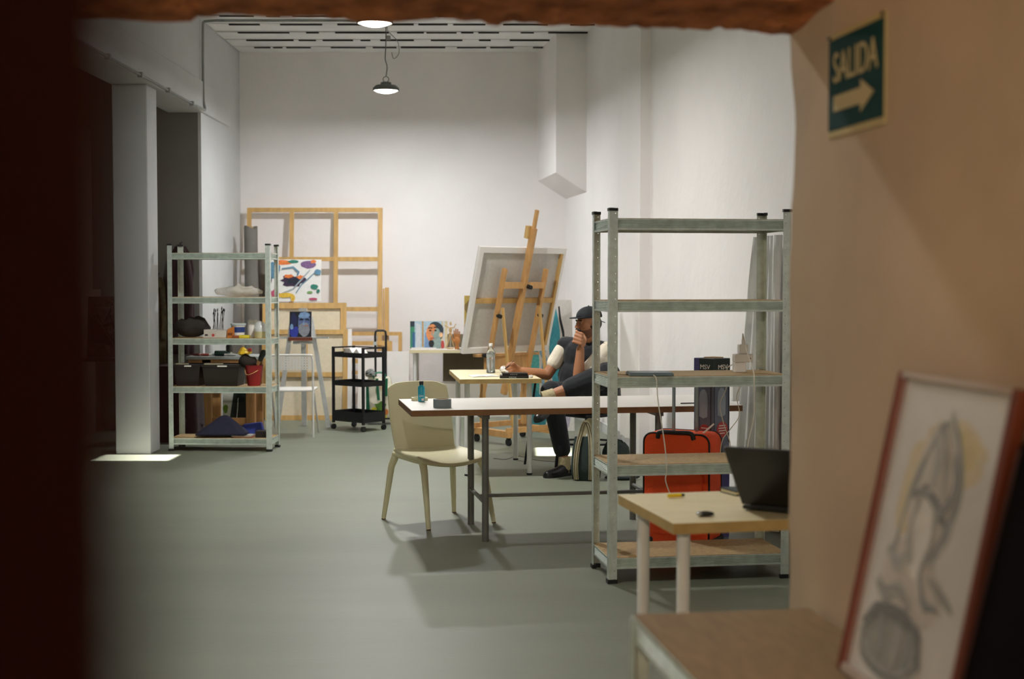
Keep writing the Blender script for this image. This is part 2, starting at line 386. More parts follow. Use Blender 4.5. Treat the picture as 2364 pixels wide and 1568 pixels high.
def shelf_unit(label, loc, rz, W, D, H, levels, board=True, caps_on=True, bm_=None):
    t = thing('metal_shelf_unit', label, 'shelf', loc, rz, 'galvanised boltless shelf units')
    pm = post_mesh(H); capm = None
    caps = mesh_of(M().box(-.004, FL, -.004, .014, 0, .014).box(-.004, .014, .014, FL, 0, .014), CAPBLK)
    foot = mesh_of(M().box(-.006, FL + .002, -.006, .014, 0, .02).box(-.006, .014, .014, FL + .002, 0, .02), CAPBLK)
    for sx, sy in ((0, 0), (1, 0), (0, 1), (1, 1)):
        x, y = sx * W, sy * D
        o = put('post', pm, t, (x, y, .004)); o.scale = (-1 if sx else 1, -1 if sy else 1, 1)
        md = o.modifiers.new('solid', 'SOLIDIFY'); md.thickness = .0016; md.offset = 0
        for nm, me, z in ((('post_cap', caps, H - .008), ('foot', foot, 0)) if caps_on else (('foot', foot, 0),)):
            c = put(nm, me, o, (0, 0, z - .004))
    bmW, bmD = beam_mesh(W - .006), beam_mesh(D - .006)
    for z in levels:
        for nm, me, l, r in (('front_beam', bmW, (.003, .0025, z - .055), 0), ('back_beam', bmW, (W - .003, D - .0025, z - .055), math.pi),
                             ('side_beam', bmD, (W - .0025, .003, z - .055), math.pi / 2), ('side_beam', bmD, (.0025, D - .003, z - .055), -math.pi / 2)):
            o = put(nm, me, t, l, (0, 0, r)); md = o.modifiers.new('solid', 'SOLIDIFY'); md.thickness = .0014; md.offset = 0
        part('shelf_board', M().box(.0055, W - .0055, .0055, D - .0055, z - .009, z), bm_ or PARTICLE, t)
    return t
NEARZ = [.125, .575, 1.0, 1.364, 1.757]
NU = shelf_unit('tall galvanised shelf unit in front of the red suitcase, its upper shelves empty', (0.466, 6.66, 0), R(8.5), .90, .40, 1.80, NEARZ)
LEFTZ = [.112, .556, .97, 1.322, 1.70]
shelf_unit('galvanised shelf unit at far left loaded with crates, pots and brushes', (-2.945, 11.93, 0), R(-3), .885, .345, 1.77, LEFTZ)
shelf_unit('low wood-topped metal shelf unit in the near right corner below the framed drawing', tuple(wp(1.42, .02, 0)), R(98), 1.22, .395, .745, [.15, .757], caps_on=False, bm_=mat('old_brown_board', '#8b7350', .75, var=.15, scale=12, stretch=(1, 4, 1)))

# ---------------------------------------------------------------- big white table
BT = R(10)
t = thing('work_table', 'long white-topped work table with brown edges on grey tube legs', 'table', (-0.548, 7.605, 0), BT)
part('table_top', M().box(0, 1.89, 0, .755, .722, .750), WHITEP, t, bevel=.0015)
part('edge_band', M().box(-.0015, 1.8915, -.0025, -.0002, .716, .7485).box(-.0025, -.0002, 0, .755, .716, .7485).box(1.8902, 1.8925, 0, .755, .716, .7485), EDGEBR, t, label='brown edge band')
part('underside', M().box(0.001, 1.889, .001, .754, .7165, .7215), EDGEBR, t)
for x in (.42, 1.42):
    for y in (.085, .645): part('leg', M().cyl((x, y, 0), (x, y, .716), .0195, n=18), GREYMET, t, smooth=40)
    part('cross_tube', M().cyl((x, .10, .215), (x, .63, .215), .012), GREYMET, t, smooth=40)
    part('top_rail', M().box(x - .02, x + .02, .05, .69, .69, .716), GREYMET, t)
part('long_stretcher', M().beam((.425, .36, .215), (1.415, .36, .215), .03, .018), GREYMET, t)

def frame_pt(base, rz, x, y, z):
    c, s = math.cos(rz), math.sin(rz); return (base[0] + x * c - y * s, base[1] + x * s + y * c, z)
def bt(x, y, z): return frame_pt((-.548, 7.605), BT, x, y, z)
# things on it
t = thing('plastic_bottle', 'small blue bottle with black cap near the table corner', 'bottle', (-0.532, 8.170, 0.751)); t.location.z = .7505
part('body', M().lathe([(.018, 0), (.0205, .004), (.0205, .083), (.017, .090), (.011, .094), (.011, .099)]), mat('teal_liquid_bottle', '#1d97b0', 0.25, var=.05), t, smooth=35)
part('cap', M().lathe([(.0125, .099), (.0125, .118), (.011, .120)]), CAPBLK, t, smooth=35)
part('label', M().box(.002, .016, -.0222, -.0202, .006, .020), PAPER, t, label='white printed sticker')
text_part('lettering', 'Care', .016, PAPER, t, Matrix.Translation((0, -.0212, .035)) @ Matrix.Rotation(R(90), 4, 'X'), .8)
t = thing('tape_roll', 'roll of grey duct tape lying flat on the white table', 'tape', (-0.390, 7.780, 0.758)); t.location.z = .7505
part('tape', M().lathe([(.038, 0), (.050, 0), (.0505, .002), (.0505, .046), (.050, .048), (.038, .048), (.038, 0)], n=36, cap=False), mat('grey_duct_tape', '#6e7a7d', 0.5, var=.06), t, smooth=35)
part('core', M().lathe([(.0362, .001), (.0378, .001), (.0378, .047), (.0362, .047), (.0362, .001)], n=36, cap=False), PARTICLE, t, smooth=35)
t = thing('tape_roll', 'flat cream masking tape ring behind the blue bottle', 'tape', (-0.548, 8.190, 0.757)); t.location.z = .7505; t.location.y += .06
part('tape', M().lathe([(.037, 0), (.049, 0), (.049, .018), (.037, .018), (.037, 0)], n=32, cap=False), mat('cream_tape', '#d8d0a6', 0.5), t, smooth=35)
single('pencil', M().cyl((0, 0, .004), (.12, .03, .004), .0035, n=6), CAPBLK, 'black pencil on the right end of the white table', 'pencil', loc=(.97, 8.0, .7505))

# ---------------------------------------------------------------- cream chair
CH = (-0.448, 8.415)
A_, B_, C_, D_ = Vector((-.786, 8.49, 0)), Vector((-.488, 8.106, 0)), Vector((-.365, 8.74, 0)), Vector((-.110, 8.36, 0))
fx = ((D_ - B_) + (C_ - A_)).normalized(); rzc = math.atan2(fx.y, fx.x)      # chair width axis; seat faces -y in its own frame
t = thing('plastic_chair', 'cream moulded plastic chair tucked under the white work table', 'chair', (CH[0], CH[1], 0), rzc)
loc2 = lambda p: Vector(((p - Vector((*CH, 0))).x * math.cos(-rzc) - (p - Vector((*CH, 0))).y * math.sin(-rzc), (p - Vector((*CH, 0))).x * math.sin(-rzc) + (p - Vector((*CH, 0))).y * math.cos(-rzc), 0))
b = M(); nx, ny = 14, 14; top = []; bot = []
def seat_z(x, y):                      # x -1..1, y -1 (front) .. 1 (back)
    return .432 - .022 * (1 - x * x) * (1 - .5 * y) - .022 * max(0, -y - .45) ** 2 * 3.2 + .012 * max(0, y)
for j in range(ny + 1):
    v = -1 + 2 * j / ny; row = []
    for i in range(nx + 1):
        u = -1 + 2 * i / nx; wd = .225 - .022 * max(0, v); r = 1 - .035 * (abs(u) ** 4) * (abs(v) ** 4)
        row.append((u * wd * r, v * .215 * r - (.012 * (1 - u * u) if v < 0 else 0), seat_z(u, v)))
    top.append(row)
n = len(b.v)
for row in top: b.v += row
for j in range(ny):
    for i in range(nx):
        a = j * (nx + 1) + i; b.f.append([a, a + 1, a + nx + 2, a + nx + 1]); b.mi.append(0)
o = part('seat', b, CREAMPL, t, smooth=80)
md = o.modifiers.new('solid', 'SOLIDIFY'); md.thickness = .026; md.offset = -1
md = o.modifiers.new('bevel', 'BEVEL'); md.width = .011; md.segments = 3; md.limit_method = 'ANGLE'
b = M(); nz = 16
for j in range(nz + 1):
    k = j / nz; z = .420 + .415 * k; yb = .200 + .085 * k ** 1.3 - .03 * (1 - k) ** 3
    wd = .205 + .010 * math.sin(math.pi * k); 
    for i in range(nx + 1):
        u = -1 + 2 * i / nx; zz = z
        if k > .9: zz = z - .028 * abs(u) ** 6 * (k - .9) / .1
        b.v.append((u * wd, yb - .035 * u * u + .018, zz - (.006 * u * u if j == nz else 0)))
for j in range(nz):
    for i in range(nx):
        a = j * (nx + 1) + i; b.f.append([a, a + 1, a + nx + 2, a + nx + 1]); b.mi.append(0)
o = part('backrest', b, CREAMPL, t, smooth=80)
md = o.modifiers.new('solid', 'SOLIDIFY'); md.thickness = .014; md.offset = 0
md = o.modifiers.new('bevel', 'BEVEL'); md.width = .006; md.segments = 2; md.limit_method = 'ANGLE'
for s_ in (-1, 1):
    part('side_rail', M().tube(smoothpath([(.2 * s_, .19, .405), (.205 * s_, .0, .398), (.197 * s_, -.17, .392)]), [.017] * 13, 10), CREAMPL, t, smooth=60)
for p, (sx, sy) in ((A_, (-.20, .18)), (B_, (-.195, -.165)), (C_, (.20, .18)), (D_, (.195, -.165))):
    f = loc2(p)
    lg = part('leg', M().tube([(f.x, f.y, .006), (f.x * .75 + sx * .25, f.y * .75 + sy * .25, .12), (f.x * .3 + sx * .7, f.y * .3 + sy * .7, .33), (sx, sy, .385), (sx * .95, sy * .95, .402)], [.0135, .0165, .021, .024, .018], 14), CREAMPL, t, smooth=60)
    part('foot_tip', M().cyl((f.x, f.y, 0), (f.x, f.y, .008), .013), mat('brown_rubber', '#5a3a28', .6), lg)

# ---------------------------------------------------------------- desks with round legs
def leg_desk(label, loc, rz, W, D, H, legs, topm=BIRCH, edgem=BIRCHE, ins=.07, r=.02, th=.034, cat='table'):
    t = thing('desk', label, cat, loc, rz, 'laminate desks on round white legs')
    part('desk_top', M().box(0, W, 0, D, H - th, H), [topm], t, bevel=.0015)
    e = .0012
    part('edge_band', M().box(0, W, -e, -.0002, H - th + .001, H - .001).box(-e, -.0002, 0, D, H - th + .001, H - .001).box(W + .0002, W + e, 0, D, H - th + .001, H - .001), edgem, t)
    for x, y in legs:
        l = part('leg', M().cyl((x, y, .012), (x, y, H - th), r, n=20), WHITEM, t, smooth=40)
        part('foot_cap', M().cyl((x, y, 0), (x, y, .014), r + .001, n=20), CAPBLK, l, smooth=40)
        part('leg_plate', M().cyl((x, y, H - th - .006), (x, y, H - th), r + .014, n=20), WHITEM, l, smooth=40)
    return t
DK = R(12.0)
leg_desk('birch-topped desk on white legs with the open black laptop, nearest desk', (0.481, 4.125, 0), DK, 1.20, .58, .735,
         [(.055, .07), (.055, .475), (1.13, .07), (1.13, .5)], r=.0205)
def dk(x, y, z): return frame_pt((.481, 4.125), DK, x, y, z)
SM = R(6.6)
leg_desk('small birch-topped table on white legs where the man rests his arm', (-.383, 10.25, 0), SM, .605, 1.12, .735,
         [(.065, .15), (.535, .15), (.065, 1.03), (.535, 1.03)])
leg_desk('white table against the back wall holding a portrait and a wooden hand', (-1.082, 14.67, 0), R(1), 1.45, .60, .735,
         [(.055, .06), (1.39, .06), (.055, .54), (1.39, .54)], WHITEP, BIRCH)

# laptop on the near desk
LB = Vector((0.722, 4.360, 0.734)); LB.z = .7365
hx = Vector((.85, -.53, 0)).normalized(); rl = math.atan2(hx.y, hx.x)
t = thing('laptop', 'open black laptop on the near desk, seen from behind its lid', 'laptop', LB, rl)
LAPT = mat('black_laptop_shell', '#0a0808', 0.35, 0.0, var=.1)
part('base', M().box(0, .262, .004, .232, .003, .016), mat('dark_grey_laptop_base', '#1a1d1d', 0.4), t, bevel=.004)
part('lid', M().prism([(0, 0), (.262, 0), (.262, .240), (.255, .247), (.007, .247), (0, .240)], -.004, .004), LAPT, t, bevel=.0015, loc=(0, .006, .021), rot=(R(90 + 38), 0, 0))
part('hinge', M().cyl((.03, .004, .016), (.232, .004, .016), .007), CAPBLK, t, smooth=40)
part('keyboard', M().box(.02, .242, .06, .2, .0162, .0175), CAPBLK, t)
YEL = mat('yellow_plastic', '#e0c01c', 0.4)
t = thing('marker_pen', 'short yellow pen lying at the back of the near desk', 'pen', dk(.165, .47, .743), DK + R(8))
part('barrel', M().cyl((-.028, 0, 0), (.02, 0, 0), .0062), YEL, t, smooth=40); part('cap', M().cyl((.02, 0, 0), (.032, 0, 0), .0058, .004), CAPBLK, t, smooth=40)
t = thing('computer_mouse', 'small dark glossy device lying near the desk front edge', 'device', dk(.135, .10, .7352), DK - R(6))
part('shell', M().ell((0, 0, .008), (.029, .016, .0085), nu=20, nv=10), mat('dark_gloss', '#1b1d1e', .15), t, smooth=80)
part('painted_glint', M().ell((-.019, -.003, .0095), (.010, .0125, .0075)), mat('glint_silver', '#b9bdbd', .15, .8), t, smooth=80)  # silver lobe stands in for the glint on the dark shell
t = thing('notebook', 'closed dark notebook with cream pages beside the laptop', 'notebook', dk(.375, .46, .7352), DK + R(10))
part('pages', M().box(0, .095, .002, .10, .003, .013), mat('cream_pages', '#cfc49e', .8), t)
part('cover', M().box(-.002, .098, 0, .102, 0, .003).box(-.002, .098, 0, .102, .013, .016).box(.096, .099, 0, .102, .003, .013), mat('dark_green_cover', '#28333a', .5), t)

# items on the small table
def sm(x, y, z): return frame_pt((-.383, 10.25), SM, x, y, z)
GLASS = mat('clear_plastic_bottle', '#f4f7f7', 0.05, trans=.92, var=.01)
t = thing('water_bottle', 'clear plastic water bottle on the small birch table', 'bottle', (-0.167, 10.95, .7352))
part('bottle', M().lathe([(.030, 0), (.034, .005), (.034, .15), (.031, .17), (.016, .195), (.0135, .20), (.0135, .215)], n=26), GLASS, t, smooth=50)
part('water', M().lathe([(.028, .004), (.031, .008), (.031, .11), (.029, .111)], n=26), mat('water', '#f0f6f6', .02, trans=.95), t, smooth=50)
part('cap', M().lathe([(.0155, .212), (.0155, .232), (.014, .234)], n=20), WHITEPL, t, smooth=40)
part('band', M().lathe([(.0345, .125), (.0345, .150), (.0338, .150), (.0338, .125), (.0345, .125)], n=26, cap=False), mat('grey_label_band', '#9aa09d', .5), t, smooth=40)
BOOKB = mat('black_book_cover', '#0f0f0f', .4)
for k, (dx, dw) in enumerate(((.30, .215), (.32, .19))):
    t = thing('book', ('lower of the two black books stacked on the small birch table', 'upper of the two black books stacked on the small birch table')[k], 'book', sm(dx, .055 + .008 * k, .7352 + .0185 * k), SM + R(-6 + 4 * k), 'black books on the small table')
    part('cover', M().box(0, dw, 0, .002, .001, .017).box(0, dw, 0, .14, 0, .002).box(0, dw, 0, .14, .016, .018), BOOKB, t)
    part('pages', M().box(.002, dw - .002, .003, .136, .002, .016), PAPER, t)
    text_part('spine_lettering', 'III IIII III IIII', .009, PAPER, t, Matrix.Translation((dw * .45, -.0004, .009)) @ Matrix.Rotation(R(90), 4, 'X'), 1.4)
b = M()
for s in (-1, 1):
    pr = [(0, .006), (.03 * s, .011), (.07 * s, .009), (.105 * s, .004)]
    for i in range(3): b.hexa([(pr[i][0], 0, .001), (pr[i + 1][0], 0, .001), (pr[i + 1][0], .15, .001), (pr[i][0], .15, .001)][::s], [(pr[i][0], 0, pr[i][1]), (pr[i + 1][0], 0, pr[i + 1][1]), (pr[i + 1][0], .15, pr[i + 1][1]), (pr[i][0], .15, pr[i][1])][::s])
single('sketchbook', b, PAPER, 'open white sketchbook lying on the small birch table', 'book', loc=sm(.22, .22, .7352), rot=(0, 0, SM + R(10)))
def crumple(r, seed, sq=.7):
    b = M(); b.ell((0, 0, r * sq), (r, r, r * sq), nu=10, nv=7)
    rd = random.Random(seed); b.v = [(x * (1 + rd.uniform(-.25, .25)), y * (1 + rd.uniform(-.25, .25)), max(0.0005, z * (1 + rd.uniform(-.25, .25)))) for x, y, z in b.v]; return b
single('tissue', crumple(.035, 3), PAPER, 'crumpled white tissue behind the drawing hand', 'tissue', loc=(-0.065, 11.0, .7352))
single('eraser', crumple(.012, 4), PAPER, 'small white eraser crumb lying on the stacked black books', 'eraser', loc=sm(.36, .10, .7722))
single('eraser', crumple(.015, 5), PAPER, 'white kneaded eraser at the table edge beside the books', 'eraser', loc=sm(.54, .09, .7352))

# ---------------------------------------------------------------- studio easel with the big canvas seen from behind
EZ = R(39)
t = thing('studio_easel', 'large beech studio easel on castors carrying the big canvas', 'easel', (.06, 12.62, 0), EZ)
def ly(z): return .346 - .285 * (z - .12)                 # lean of the easel frame, rear is -y
for s in (-1, 1):
    x = .27 * s
    part('base_rail', M().beam((x, -.22, .10), (x, .30, .10), .05, .06), PINE2, t, bevel=.004)
    part('side_post', M().beam((.24 * s, ly(.35) - .035, .35), (.24 * s, ly(1.57) - .035, 1.57), .05, .032, ref=(1, 0, 0)), PINE2, t, bevel=.006)
    part('base_post', M().beam((.24 * s, .22, .13), (.24 * s, .22, .62), .05, .032, ref=(1, 0, 0)), PINE2, t, bevel=.004)
    part('support_strut', M().beam((.215 * s, ly(1.22) - .07, 1.22), (.215 * s, -.19, .13), .026, .018, ref=(1, 0, 0)), PINE, t)
    part('knob', M().cyl((.24 * s, ly(1.15) - .05, 1.15), (.24 * s, ly(1.15) - .095, 1.14), .019, n=10), CAPBLK, t)
    for y in (-.19, .27):
        c = part('caster', M().cyl((x - .011, y, .033), (x + .011, y, .033), .033, n=16), CAPBLK, t, smooth=40)
        part('caster_fork', M().box(x - .016, x + .016, y - .012, y + .012, .05, .073), CAPBLK, c)
part('cross_rail', M().beam((-.32, .27, .145), (.32, .27, .145), .03, .05), PINE2, t, bevel=.003)
part('cross_rail', M().beam((-.30, -.2, .135), (.30, -.2, .135), .03, .05), PINE2, t, bevel=.003)
part('cross_board', M().beam((-.27, ly(.70) - .022, .70), (.27, ly(.70) - .022, .70), .022, .15), PINE2, t, bevel=.003)
part('mast', M().beam((0, ly(.42) - .045, .42), (0, ly(1.93) - .045, 1.93), .062, .038, ref=(1, 0, 0)), PINE2, t, bevel=.004)
part('mast_extension', M().beam((0, ly(1.90) - .045, 1.90), (0, ly(2.09) - .045, 2.09), .036, .026, ref=(1, 0, 0)), PINE2, t, bevel=.004)
part('top_clamp', M().beam((-.02, ly(1.86) + .0, 1.84), (-.02, ly(1.95) + .0, 1.95), .05, .05, ref=(1, 0, 0)), PINE, t, bevel=.004)
part('cross_bar', M().beam((-.24, ly(1.42) - .06, 1.42), (.24, ly(1.42) - .06, 1.42), .02, .06), PINE2, t, bevel=.003)
part('knob', M().cyl((.03, ly(1.41) - .07, 1.41), (.03, ly(1.41) - .12, 1.40), .02, n=10), CAPBLK, t)
part('canvas_tray', M().box(-.36, .36, ly(.80) - .02, ly(.80) + .06, .775, .80), PINE2, t, bevel=.003)
part('knob', M().cyl((-.30, ly(.79) - .02, .79), (-.30, ly(.79) - .06, .79), .02, n=10), CAPBLK, t)

lean = -math.atan(.285)
cvs = stretched = tag(put('large_canvas', None, None, tuple(Vector((.06, 12.62, 0)) + Matrix.Rotation(EZ, 3, 'Z') @ Vector((-.025, ly(.81) + .002, .81))), (0, 0, EZ)), 'big stretched canvas seen from its grey back, held on the studio easel', 'canvas')
cvs.rotation_mode = 'XYZ'; cvs.rotation_euler = (-lean * 1.0, 0, EZ)
W, H = 1.0, .985
part('canvas', M().box(-W / 2, W / 2, .030, .034, 0, H), CANVASG, cvs, label='grey raw canvas back')
part('folded_edge', M().box(-W / 2, -W / 2 + .045, -.002, .030, 0, H).box(W / 2 - .026, W / 2, -.002, .030, 0, H).box(-W / 2 + .045, W / 2 - .026, -.002, .03, H - .052, H).box(-W / 2 + .045, W / 2 - .026, -.002, .03, 0, .05), GESSO, cvs, label='white primed edge folded over the stretcher')
part('stretcher_bar', M().box(W / 2 - .05, W / 2 - .0262, .002, .0295, .051, H - .053), PINE, cvs)
part('cross_bar', M().box(-W / 2 + .0455, W / 2 - .051, .006, .029, .465, .51), PINE, cvs)

# turquoise painting standing behind
cols = ['#e9e6e2', '#3f9fb0', '#58b7b4', '#d9744e', '#8fb6cf', '#15171b', '#b9b6c9']
sh = [([(0, 0), (1, 0), (1, 1), (0, 1)], 0), (blob(.12, .35, .16, .42, seed=1), 2), (blob(.2, .12, .2, .2, seed=2), 1), (blob(.62, .62, .12, .33, seed=3), 1), (blob(.4, .38, .08, .22, seed=4), 4),
      (blob(.5, .26, .07, .12, seed=5), 3), (ribbon([(.72, .95), (.74, .85), (.80, .75), (.82, .62), (.86, .55)], .05), 5), (blob(.75, .2, .2, .2, seed=6), 6), (blob(.35, .7, .09, .15, seed=8), 4), (blob(.78, .4, .08, .18, seed=9), 4)]
stretched_canvas('abstract_painting', 'tall white canvas with turquoise and blue strokes behind the easel', 'painting', .46, 1.28, (.38, 13.45, .005), R(9), R(-7), sh, cols)

# ---------------------------------------------------------------- the seated man
SKIN = mat('skin', '#a6714f', 0.55, var=.08, scale=10)
NAVY = mat('dark_navy_cotton', '#12151c', 0.85, var=.2, scale=7, bump=.5, bscale=12, sheen=.1)
TEE = mat('cream_tshirt', '#ddd5c2', 0.9, var=.05, scale=10, bump=.3, bscale=18)
HAIR = mat('dark_hair', '#14100e', 0.6, var=.2)
CAPM = mat('black_cap', '#12161b', 0.8, var=.15, bump=.2, bscale=60)
SOCK = mat('cream_sock', '#b5a885', 0.9, var=.1, scale=30, bump=.4, bscale=60)
SHOE = mat('black_leather', '#0e0f10', 0.3, var=.15, bump=.1, bscale=30)
V = Vector
man = thing('person', 'man in black cap and dark dungarees sitting with crossed legs, hand on chin', 'person', (.66, 10.75, 0))
MO = V((.66, 10.75, 0))
def P(*a): return V(a) - MO
def sk(name, b, m, vox, parent, sm=6, label=None):
    o = part(name, b, m, parent, smooth=180, label=label)
    md = o.modifiers.new('remesh', 'REMESH'); md.mode = 'VOXEL'; md.voxel_size = vox; md.use_smooth_shade = True
    md = o.modifiers.new('smooth', 'SMOOTH'); md.factor = .5; md.iterations = sm
    return o
pel = P(*(0.642, 10.860, 0.560)); chest = P(*(0.560, 10.720, 0.842)); neck = P(*(0.564, 10.670, 0.991))
rs_, ls_ = P(*(0.410, 10.800, 0.965)), P(*(0.716, 10.560, 0.937))
re_, le_ = P(*(0.274, 10.740, 0.734)), P(*(0.492, 10.400, 0.692))
rw_, lw_ = P(*(0.073, 10.700, 0.770)), P(*(0.512, 10.420, 0.950))
rh_, lh_ = P(*(0.635, 10.970, 0.540)), P(*(0.730, 10.760, 0.558))
rk_, lk_ = P(*(0.294, 10.500, 0.639)), P(*(0.711, 10.380, 0.758))
ra_, la_ = P(*(0.394, 10.430, 0.096)), P(*(0.277, 10.330, 0.607))
Hc = P(*(0.581, 10.620, 1.135))
F = V((-.90, -.42, -.06)).normalized(); Rt = F.cross(V((0, 0, 1))).normalized(); U = Rt.cross(F)
def h(f, r, u): return Hc + F * f + Rt * r + U * u
b = M(); AX = (F, Rt, U)
b.ell(h(-.008, 0, .028), (.094, .074, .088), AX).ell(h(.020, 0, -.040), (.068, .058, .074), AX).cap(h(.055, .018, -.088), h(.055, -.018, -.088), .022)
b.cap(h(.086, 0, .012), h(.104, 0, -.018), .010, .0135).ell(h(.098, .011, -.022), .010).ell(h(.098, -.011, -.022), .010)
b.cap(h(.076, .035, .022), h(.084, .008, .020), .010).cap(h(.076, -.035, .022), h(.084, -.008, .020), .010)
b.cap(h(.072, .016, -.052), h(.080, 0, -.050), .009).cap(h(.072, -.016, -.052), h(.080, 0, -.050), .009).cap(h(.074, .014, -.060), h(.074, -.014, -.060), .009)
b.ell(h(.04, .045, -.012), (.035, .02, .03), AX).ell(h(.04, -.045, -.012), (.035, .02, .03), AX)
for r in (-1, 1): b.ell(h(-.012, .074 * r, -.008), (.020, .009, .031), AX)
b.cap(h(-.015, 0, -.07), neck - V((0, 0, .02)), .052, .058)
b.cap(neck, chest, .07, .12).cap(chest, pel, .13, .14).cap(rs_, ls_, .055)
b.cap(rs_, re_, .050, .041).cap(re_, re_.lerp(rw_, .35), .041, .042).cap(re_.lerp(rw_, .35), rw_, .042, .027)
b.cap(ls_, le_, .050, .041).cap(le_, le_.lerp(lw_, .35), .042, .042).cap(le_.lerp(lw_, .35), lw_, .043, .031)
b.cap(rh_, rk_, .085, .058).cap(rk_, ra_, .056, .036).cap(lh_, lk_, .085, .058).cap(lk_, lk_.lerp(la_, .4), .055, .056).cap(lk_.lerp(la_, .4), la_, .056, .036)
# right hand, lying on the table with the pen

rp = P(*(0.017, 10.690, 0.787))
b.ell(rw_.lerp(rp, .75), (.045, .022, .034), (V((-1, 0, .1)).normalized(), V((0, 1, 0)), V((.1, 0, 1)).normalized()))
kn = [P(*(-0.003, 10.660, 0.832)), P(*(-0.013, 10.640, 0.817)), P(*(-0.013, 10.630, 0.794)), P(*(-0.003, 10.630, 0.774))]
md_ = [P(*(-0.033, 10.640, 0.823)), P(*(-0.046, 10.620, 0.808)), P(*(-0.043, 10.610, 0.786)), P(*(-0.026, 10.610, 0.766))]
tp = [P(*(-0.043, 10.650, 0.790)), P(*(-0.033, 10.630, 0.778)), P(*(-0.023, 10.620, 0.768)), P(*(-0.003, 10.620, 0.758))]
for a, c, d in zip(kn, md_, tp): b.cap(rw_.lerp(rp, .8), a, .013, .0105).cap(a, c, .0105, .0095).cap(c, d, .0095, .008)
b.cap(rw_.lerp(rp, .35), P(*(0.013, 10.640, 0.830)), .015, .012).cap(P(*(0.013, 10.640, 0.830)), P(*(-0.027, 10.650, 0.803)), .011, .009)
# left hand, loosely curled at the mouth
lp = P(*(0.515, 10.430, 1.014))
b.ell(lp, (.036, .025, .045), (V((-.9, -.4, .1)).normalized(), V((.4, -.9, 0)).normalized(), V((0, 0, 1))))
for k in range(4):
    a = P(*(0.524, 10.400, 1.064)).lerp(P(*(0.513, 10.380, 0.988)), k / 3); c = P(*(0.482, 10.420, 1.080)).lerp(P(*(0.455, 10.390, 1.006)), k / 3); d = P(*(0.485, 10.470, 1.088)).lerp(P(*(0.484, 10.460, 1.023)), k / 3)
    b.cap(lp, a, .016, .0125).cap(a, c, .012, .0105).cap(c, d, .010, .0085)
b.cap(P(*(0.537, 10.460, 0.977)), P(*(0.554, 10.480, 1.022)), .015, .012).cap(P(*(0.554, 10.480, 1.022)), P(*(0.538, 10.500, 1.054)), .012, .0095)
body = sk('body', b, SKIN, .0052, man, 4, 'brown skin of face, arms and bare shin')
# clothing
b = M(); sx = (ls_ - rs_).normalized(); up = (neck - pel).normalized(); fw = sx.cross(up).normalized(); up2 = fw.cross(sx)
CA = (sx, fw, up2)
b.ell(chest, (.195, .125, .19), CA).ell(P(*(0.520, 10.720, 0.715)), (.185, .135, .15), CA).ell(chest.lerp(pel, .55), (.18, .145, .17), CA).ell(pel, (.19, .165, .14), CA)
b.cap(rs_ + V((.005, 0, -.002)), neck + (rs_ - neck) * .5 - V((0, 0, .006)), .070, .055).cap(ls_ - V((0, 0, .006)), neck + (ls_ - neck) * .5 - V((0, 0, .006)), .070, .055).cap(rs_ + V((.02, 0, -.02)), chest + sx * -.12 - V((0, 0, .1)), .065, .07)
b.cap(rh_, rk_ - V((0, 0, .015)), .115, .082).cap(rk_ - V((0, 0, .015)), rk_.lerp(ra_, .82), .084, .066)
b.cap(lh_, lk_, .115, .095).cap(lk_, lk_.lerp(la_, .62), .10, .078)
b.cap(lk_ + V((.03, 0, -.06)), pel - V((0, .12, .02)), .08, .10).cap(lh_, lk_.lerp(la_, .35) - V((0, 0, .04)), .10, .07)
sk('dungarees', b, NAVY, .0075, man, 8, 'dark navy dungarees')
b = M()
b.cap(rs_.lerp(re_, .2), rs_.lerp(re_, .60), .060, .061).cap(ls_, ls_.lerp(le_, .6), .066, .066).ell(ls_.lerp(le_, .35) + V((.015, .02, -.02)), (.07, .07, .085)).cap(neck - V((0, 0, .045)) - F * .005, neck - V((0, 0, .004)) - F * .002, .083, .068)
sk('tshirt', b, TEE, .006, man, 6, 'cream short-sleeved T-shirt')
def dome(c, r, lo, m_, nm, lab):
    bb = M().ell(c, r, AX, nu=26, nv=12, lo=lo); return part(nm, bb, m_, man, smooth=60, label=lab)
cp = dome(h(-.010, 0, .052), (.104, .086, .080), -.10, CAPM, 'cap', 'black five-panel cap')
b = M(); pts = [(0.0, -.083)] + [(.075 * math.cos(R(a)) + .0, .083 * math.sin(R(a))) for a in range(-75, 76, 15)] + [(0, .083)]
T = Matrix.Translation(h(.055, 0, .050)) @ Matrix((list(F) + [0], list(Rt) + [0], list(U) + [0], [0, 0, 0, 1])).transposed()
part('cap_brim', M().prism([(x * 1.28, y) for x, y in pts], -.003, .003, T=T), CAPM, cp, bevel=.001)
part('cap_button', M().ell(h(-.010, 0, .132), .006), CAPM, cp)
part('cap_strap', M().beam(h(-.105, -.01, .012), h(-.135, -.015, -.002), .02, .004), CAPM, cp)
b = M().ell(h(-.030, 0, .000), (.078, .0785, .068), AX, nu=22, nv=12); part('hair', b, HAIR, man, smooth=60, label='short dark hair')
b = M().tube(smoothpath([h(.083, .034, -.050), h(.094, .020, -.041), h(.101, 0, -.036), h(.094, -.020, -.041), h(.083, -.034, -.050)]), [.003] + [.0075] * 22 + [.003] * 2, 8)
part('moustache', b, HAIR, man, smooth=60, label='dark moustache')
b = M()
for r in (-1, 1): b.tube([h(.088, .010 * r, .027), h(.089, .028 * r, .032), h(.078, .048 * r, .026)], [.003, .005, .003], 6)
part('eyebrows', b, HAIR, man, smooth=60)
for r in (-1, 1):
    e = part('eye', M().ell(h(.0795, .029 * r, .006), (.008, .012, .0055), AX), mat('eye_white', '#8d7666', .3), man, smooth=60)
    part('iris', M().ell(h(.086, .029 * r, .006), (.003, .0055, .005), AX), HAIR, e)
